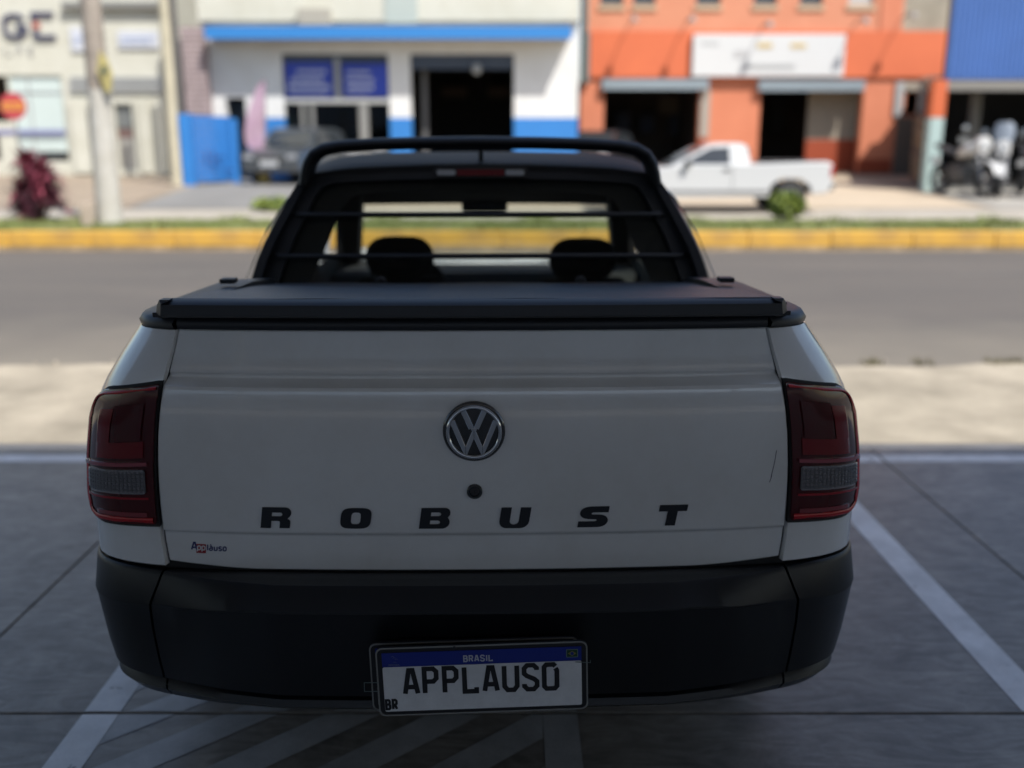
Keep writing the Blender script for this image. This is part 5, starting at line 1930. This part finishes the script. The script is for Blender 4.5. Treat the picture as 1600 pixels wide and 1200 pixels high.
    MB().tube([(.16, -.1, .34), (.18, .3, .30), (.19, .8, .46)], [.03, .035, .05], 10).build('exhaust', ME, t, smooth=60)
    MB().tube([(-.1, .05, .32), (-.28, .12, .02)], .012, 6).build('side_stand', MD, t)
    MB().box(-.09, .09, .93, .95, .60, .74).build('licence_plate', mat('moto_plate', (.4, .4, .4), rough=.5), t)
    t.scale = (sc, sc, sc)
    return t


motorcycle(1500, 306, R(10), 'white', 'white motorcycle with hand guards and raised mirrors nearest the teal post', guards=True, sc=1.18)
motorcycle(1556, 307, R(-24), 'white', 'white motorcycle with a tall smoky windshield in the middle of the row', screen=True, sc=1.12)
motorcycle(1492, 285, R(30), 'grey', 'dull grey motorcycle half hidden behind the white one by the post', sc=1.0)
motorcycle(1606, 306, R(-15), 'red', 'red motorcycle cut off by the right edge of the picture', sc=1.08)


# ---------------- cars
def car(name, label, cat, loc, rz, profile, hw, body, wheels, glass_profile, group=None, wr=.31, sc=1.0, front_y=0, details=True):
    """profile: closed outline (y, z) of the body below the windows; glass_profile: (y,z) outline of the cabin"""
    t = thing(name, label, cat, loc, rz, group)
    n = len(profile)
    m_ = MB()
    rows = []
    for u, k in ((-1, .90), (-.97, .985), (-.90, 1.0), (.90, 1.0), (.97, .985), (1, .90)):
        cy = sum(p[0] for p in profile) / n
        cz = sum(p[1] for p in profile) / n
        rows.append([(u * hw, cy + (y - cy) * (.96 + .04 * k if abs(u) < .99 else .985), z if abs(u) < .99 else cz + (z - cz) * .93) for y, z in profile])
    m_.grid(rows, close=True)
    m_.f.append(tuple(range(n))); m_.f.append(tuple(len(m_.v) - n + i for i in range(n)))
    bo = m_.build('body', body, t, smooth=35)
    # cabin: narrower at the top
    m_ = MB()
    zt_, zb_ = max(p[1] for p in glass_profile), min(p[1] for p in glass_profile)
    rows = []
    for u in (-1, -.93, .93, 1):
        rows.append([(u * hw * (.93 - .16 * (z - zb_) / (zt_ - zb_)), y, z if abs(u) < .99 else zb_ + (z - zb_) * .97) for y, z in glass_profile])
    m_.grid(rows, close=True)
    k = len(glass_profile)
    m_.f.append(tuple(range(k))); m_.f.append(tuple(len(m_.v) - k + i for i in range(k)))
    m_.build('cabin', body, t, smooth=35)
    return t, bo, (lambda y, z, s: (s * (hw * (.93 - .16 * (z - zb_) / (zt_ - zb_)) + .004), y, z))


CARG = mat('car_glass_dark', (.03, .035, .04), rough=.06, spec=.8)
CARW = mat('car_white', (.56, .57, .57), rough=.28, coat=.6)
# white small pickup, nose to the left: local -y is the nose, turned so that it points to -x
p = G(1170, 334, far=True)
wp, wb, side = car('small_pickup', 'white single cab pickup parked side on before the orange building', 'pickup truck', (p.x, 18.6, ZT(18.6) + .004), R(-90),
                   [(-2.05, .33), (-2.12, .50), (-2.02, .64), (-1.85, .70), (-1.0, .82), (-.7, .86), (.62, .88), (1.95, .92), (2.06, .88), (2.08, .56), (2.0, .36), (1.75, .34), (1.70, .50), (1.52, .63), (1.15, .63), (.98, .5), (.93, .29), (-.95, .27), (-1.0, .5), (-1.2, .62), (-1.5, .62), (-1.72, .5), (-1.76, .32)],
                   .80, CARW, None, [(-.88, .82), (-.20, 1.19), (.02, 1.25), (.40, 1.25), (.52, 1.21), (.60, .86)])
wp.location.x = G(1168, 334, far=True).x - .60
for s in (-1, 1):
    MB().prism([side(y, z, s) for y, z in ((-.66, .88), (-.14, 1.16), (.20, 1.18), (.22, .88))], (s * .006, 0, 0)).build('side_window', CARG, wp)
    MB().box(*sorted((s * .80, s * .806)), .25, .256, .36, .86).build('door_seam', RUBBER, wp)
    MB().box(*sorted((s * .802, s * .812)), -.90, .92, .36, .42).build('side_moulding', mat('moulding_grey', (.22, .22, .22), rough=.6), wp)
    MB().box(*sorted((s * .80, s * .94)), -.62, -.52, .84, .95).build('door_mirror', BLACKF, wp, bevel=.02)
    MB().box(*sorted((s * .802, s * .818)), .08, .20, .76, .79).build('door_handle', BLACKF, wp)
    for y in (-1.37, 1.33):
        wheel(wp, s * .70, y, .30, .30, .18, s)
    MB().box(*sorted((s * .70, s * .80)), 2.02, 2.085, .64, .84).build('tail_light', REDB, wp, bevel=.01)
    MB().box(*sorted((s * .48, s * .74)), -2.10, -2.04, .50, .62).build('headlight', CHROME, wp, bevel=.01)
MB().prism([(s_ * .60, y, z) for s_, y, z in ((-1.1, -.86, .845), (1.1, -.86, .845), (.92, -.24, 1.19), (-.92, -.24, 1.19))], (0, -.02, .01)).build('windscreen', CARG, wp)
MB().box(-.55, .55, .585, .605, .94, 1.17).build('rear_window', CARG, wp)
MB().box(-.70, .70, .66, 1.96, .925, .932).build('load_bed', mat('bed_dark', (.06, .06, .06), rough=.7), wp)
MB().box(-.74, .74, 2.02, 2.14, .40, .56).build('rear_bumper', mat('bumper_grey', (.20, .20, .20), rough=.6), wp, bevel=.02)

# dark car beside the workshop window, nose to the camera
SUV = [(-1.95, .35), (-2.02, .55), (-1.95, .80), (-1.75, .93), (-.95, 1.02), (1.95, 1.05), (2.02, .7), (1.9, .38), (1.62, .36), (1.55, .6), (1.25, .66), (.95, .58), (.88, .34), (-.90, .34), (-.95, .58), (-1.25, .68), (-1.55, .6), (-1.62, .38)]
CAB = [(-1.0, 1.0), (-.45, 1.48), (-.1, 1.56), (1.2, 1.56), (1.75, 1.42), (1.95, 1.03)]


def front_car(px_, py_, rz, colname, colv, label, sc=1.0, Y=None, group=None, plate_m=True):
    p = G(px_, py_, far=True)
    t, b_, side = car('parked_car', label, 'car', (p.x, p.y + 2 * sc, ZT(p.y) + .004), rz, SUV, .84, mat(colname, colv, rough=.28, coat=.6), None, CAB, group)
    MB().prism([(x, y, z) for x, y, z in ((-.68, -.98, 1.03), (.68, -.98, 1.03), (.58, -.47, 1.45), (-.58, -.47, 1.45))], (0, -.02, .012)).build('windscreen', CARG, t)
    MB().prism([(x, y, z) for x, y, z in ((-.62, 1.94, 1.10), (.62, 1.94, 1.10), (.55, 1.78, 1.40), (-.55, 1.78, 1.40))], (0, .02, .006)).build('rear_window', CARG, t)
    for s in (-1, 1):
        MB().prism([side(y, z, s) for y, z in ((-.75, 1.06), (-.35, 1.44), (.35, 1.46), (.35, 1.06))], (s * .006, 0, 0)).build('side_window', CARG, t)
        MB().prism([side(y, z, s) for y, z in ((.42, 1.06), (.42, 1.46), (1.15, 1.46), (1.5, 1.32), (1.6, 1.06))], (s * .006, 0, 0)).build('side_window', CARG, t)
        MB().prism([(s * x, -1.99, z) for x, z in ((.46, .68), (.78, .70), (.76, .84), (.50, .80))], (0, -.03, 0)).build('headlight', mat('headlight_clear', (.30, .31, .33), rough=.1, coat=.5), t)
        MB().box(*sorted((s * .82, s * 1.0)), -.80, -.70, 1.0, 1.13).build('door_mirror', mat(colname, colv), t, bevel=.02)
        for y in (-1.25, 1.25):
            wheel(t, s * .74, y, .31, .31, .20, s)
    g_ = MB().box(-.42, .42, -2.03, -1.99, .64, .80).build('grille', BLACKF, t, bevel=.01)
    for k in range(3):
        MB().box(-.40, .40, -2.045, -2.031, .665 + k * .045, .68 + k * .045).build('grille_bar', GREYM, g_)
    MB().box(-.78, .78, -2.06, -1.97, .34, .56).build('front_bumper', mat('bumper_charcoal', (.05, .055, .06), rough=.5), t, bevel=.03)
    if plate_m:
        MB().box(-.26, .26, -2.08, -2.062, .50, .66).build('number_plate', mat('car_plate', (.42, .43, .44), rough=.5), t)
    t.scale = (sc,) * 3
    return t


front_car(447, 290, R(-12), 'car_charcoal', (.045, .052, .058), 'dark charcoal car with a pale plate parked nose out left of the cab', sc=1.0)
front_car(552, 280, R(8), 'car_silver', (.30, .31, .33), 'silver car parked under the blue banners, mostly hidden by the roof bar', sc=1.0)
front_car(945, 280, R(-20), 'car_black', (.012, .013, .016), 'black car standing in front of the left garage bay', sc=.95)

# ---------------- poles, flag, signs, plants
m_ = MB()
p = G(172, 349, far=True)
up = thing('utility_pole', 'thick leaning utility pole, its lower half painted white, on the verge', 'utility pole', (p.x, p.y, ZT(p.y)))
tp = W(141, 0, p.y); md = W(154, 140, p.y)
d0 = Vector((0, 0, 0)); dm = Vector((md.x - p.x, 0, md.z - ZT(p.y))); dt = Vector((tp.x - p.x, 0, tp.z - ZT(p.y)))
dt2 = dm + (dt - dm) * 3.2
MB().tube([d0 - Vector((0, 0, .1)), dm], [.205, .170], 20).build('white_base', mat('whitewash', (.50, .49, .45), rough=.85, col2=(.42, .40, .35), vscale=4, bump=.4), up, smooth=60)
MB().tube([dm + Vector((0, 0, .001)), dt2], [.168, .13], 20).build('pole_shaft', mat('weathered_concrete', (.29, .25, .21), rough=.9, var=.2, vscale=5), up, smooth=60)
rr3 = random.Random(9)
m_ = MB()
a0 = W(163, 112, p.y - .22)
for (u, v) in ((0, 0),):
    m_.prism([(a0.x - p.x + x, -.22, a0.z - ZT(p.y) + z) for x, z in ((-.04, .32), (.06, .18), (.12, -.02), (.08, -.28), (.0, -.33), (-.12, .02))], (0, .03, 0))
sgn = m_.build('yellow_tag', mat('tag_yellow', (.42, .36, .14), rough=.7, var=.25, vscale=8), up)
MB().prism([(a0.x - p.x + x, -.235, a0.z - ZT(p.y) + z) for x, z in ((-.06, .03), (.02, .09), (.06, -.01), (.0, -.06))], (0, .012, 0)).build('tag_mark', mat('tag_dark', (.06, .09, .08), rough=.6), sgn)

p = G(277, 289, far=True)
t2 = thing('concrete_post', 'slim cream concrete post standing just left of the blue gate', 'post', (p.x, p.y, ZT(p.y)))
tpx = W(255, 0, p.y)
MB().tube([(0, 0, -.05), (tpx.x - p.x, 0, tpx.z - ZT(p.y)), ((tpx.x - p.x) * 1.5, 0, (tpx.z - ZT(p.y)) * 1.5)], [.17, .125, .10], 16).build('shaft', mat('post_cream', (.46, .42, .31), rough=.85, var=.1, vscale=3), t2, smooth=60)
p2 = W(279, 180, 28.5)
m_ = MB().tube([(p2.x, 28.5, ZT(28.5)), (W(272, 0, 28.5).x, 28.5, 9.0)], [.11, .09], 12)
solo('metal_pole', m_, mat('pole_dark_grey', (.10, .095, .09), rough=.7), 'thin dark grey pole rising behind the blue gate', 'pole', smooth=60)
MB().tube([(0, 0, 2.9), (0, -.02, 3.4)], .17, 12)

# short stump post
p = G(139, 352, far=True)
m_ = MB().box(p.x - .09, p.x + .09, p.y - .09, p.y + .09, ZT(p.y) - .05, ZT(p.y) + .36)
solo('stump_post', m_, mat('stump_beige', (.42, .35, .28), rough=.9, var=.15, vscale=6), 'short beige concrete stump beside the foot of the white pole', 'post', bevel=.015)

# round sign at the far left
YR = 26.0
c_ = W(21, 166, YR)
rs_ = thing('round_sign', 'round red sign with a yellow middle standing before the glass front', 'sign', (c_.x, YR, ZT(YR)))
hz = c_.z - ZT(YR)
MB().lathe([(.34, 0), (.34, -.02), (0, -.021)], (0, 0, hz), 'y', 32).build('disc', mat('sign_red', (.45, .06, .07), rough=.4), rs_)
MB().box(-.26, .26, -.034, -.024, hz - .09, hz + .09).build('yellow_field', mat('sign_yellow', (.70, .38, .05), rough=.4), rs_)
for k in range(4):
    MB().box(-.20 + k * .11, -.13 + k * .11, -.040, -.035, hz - .05, hz + .05).build('sign_mark', mat('sign_red', (.55, .04, .05)), rs_)
MB().tube([(0, .03, 0), (0, .03, hz + .2)], .03, 8).build('sign_pole', GREYM, rs_, smooth=60)

# feather flag
YF = 27.5
b0 = W(412, 262, YF)
ff = thing('feather_flag', 'faded pink feather flag on a yellow foot before the workshop wall', 'flag', (b0.x, YF, ZT(YF)))
P_ = lambda px_, py_: (W(px_, py_, YF).x - b0.x, W(px_, py_, YF).z - ZT(YF))
out = [(413, 124), (404, 132), (395, 150), (387, 175), (383, 205), (384, 226), (396, 232), (411, 236)]
Lp = [P_(*q) for q in out]
rows = []
for i in range(13):
    t = i / 12
    z = Lp[0][1] + (Lp[-1][1] - Lp[0][1]) * t
    zl = sorted([(q[1], q[0]) for q in Lp[:-1]])
    xl = interp(zl, z)
    xr = Lp[0][0] + (Lp[-1][0] - Lp[0][0]) * t + .02
    rows.append([(xl + (xr - xl) * u, .05 * math.sin(t * 7 + u * 3), z) for u in (0, .2, .4, .6, .8, 1)])
MB().slab_grid(rows, (0, .006, 0)).build('flag_cloth', mat('faded_pink', (.44, .32, .38), rough=.8, col2=(.38, .24, .34), vscale=2.5), ff, smooth=60)
MB().tube([(.10, 0, .1), (.12, 0, Lp[0][1] * .6), (Lp[0][0] + .03, 0, Lp[0][1])], [.025, .02, .012], 8).build('flag_pole', GREYM, ff, smooth=60)
MB().box(-.12, .18, -.2, .1, 0, .35).build('flag_foot', mat('foot_yellow', (.40, .30, .09), rough=.7), ff, bevel=.02)


def leafy(name, label, cat, px_, py_, h, wdt, n, mats, shape='cord', seed=1):
    p = G(px_, py_, far=True)
    t = thing(name, label, cat, (p.x, p.y, ZT(p.y)))
    q = random.Random(seed)
    sets = [MB() for _ in mats]
    if shape == 'cord':
        stems = [(q.uniform(-.17, .17), q.uniform(-.12, .12), (.12 + .70 * i_ / 15) * h) for i_ in range(16)]
        m_ = MB()
        for x, y, z in stems:
            m_.tube([(x * .4, y * .4, -.02), (x * 1.6, y * 1.6, z)], [.02, .012], 6)
        m_.build('stem', mat('stem_brown', (.10, .07, .05), rough=.9), t)
        for k in range(n):
            sx, sy, sz = q.choice(stems)
            a, e = q.uniform(0, 6.28), q.uniform(-.2, 1.25)
            L = q.uniform(.22, .42) * h / 1.1
            b0 = Vector((sx * 1.6, sy * 1.6, sz + q.uniform(-.08, .05)))
            dv = Vector((math.cos(a) * math.cos(e), math.sin(a) * math.cos(e), math.sin(e)))
            s_ = Vector((-math.sin(a), math.cos(a), 0)) * q.uniform(.018, .034)
            m1 = b0 + dv * L * .5
            tip = b0 + dv * L + Vector((0, 0, -L * .35 * math.cos(e)))
            top = 0 if (sz > .5 * h and q.random() < .7) or q.random() < .22 else 1
            sets[top].add([b0, m1 + s_, m1 - s_, tip], [(0, 1, 2), (1, 3, 2)])
    else:
        MB().tube([(0, 0, -.02), (.01, 0, h * .45)], [.03, .02], 6).build('stem', mat('stem_brown', (.10, .07, .05)), t)
        for k in range(n):
            while True:
                v = Vector((q.uniform(-1, 1), q.uniform(-1, 1), q.uniform(-1, 1)))
                if .25 < v.length < 1.0 + .15 * math.sin(v.x * 9 + v.z * 7):
                    break
            c = Vector((v.x * wdt / 2, v.y * wdt / 2, h * .55 + v.z * h * .45))
            s = q.uniform(.018, .034)
            d1 = Vector((q.uniform(-1, 1), q.uniform(-1, 1), q.uniform(-1, 1))).normalized()
            d2 = d1.cross(Vector((q.uniform(-1, 1), q.uniform(-1, 1), q.uniform(-1, 1)))).normalized()
            sets[k % len(sets)].add([c - d1 * s * 1.5, c + d2 * s, c + d1 * s * 1.5, c - d2 * s], [(0, 1, 2, 3)])
    for mb2, m3 in zip(sets, mats):
        o = mb2.build('foliage', m3, t)
        o['kind'] = 'stuff'
    return t


leafy('cordyline_bush', 'dark red and pink leaved bush on the verge at the far left', 'bush', 61, 346, 1.16, .8, 1500,
      [mat('leaf_pink', (.24, .045, .075), rough=.6, var=.4, vscale=8), mat('leaf_maroon', (.055, .016, .025), rough=.6, var=.5, vscale=8)], seed=4)
leafy('round_shrub', 'small round bright green shrub on the verge before the white pickup', 'shrub', 1228, 346, .50, .62, 2600,
      [mat('leaf_green', (.26, .32, .06), rough=.6, var=.35, vscale=9), mat('leaf_deep_green', (.10, .15, .03), rough=.6, var=.35, vscale=9)], shape='ball', seed=8)
leafy('low_weed', 'low green weed clump at the kerb left of the cab', 'plant', 432, 330, .26, .9, 900,
      [mat('leaf_green', (.17, .24, .03)), mat('leaf_deep_green', (.05, .09, .015))], shape='ball', seed=2)
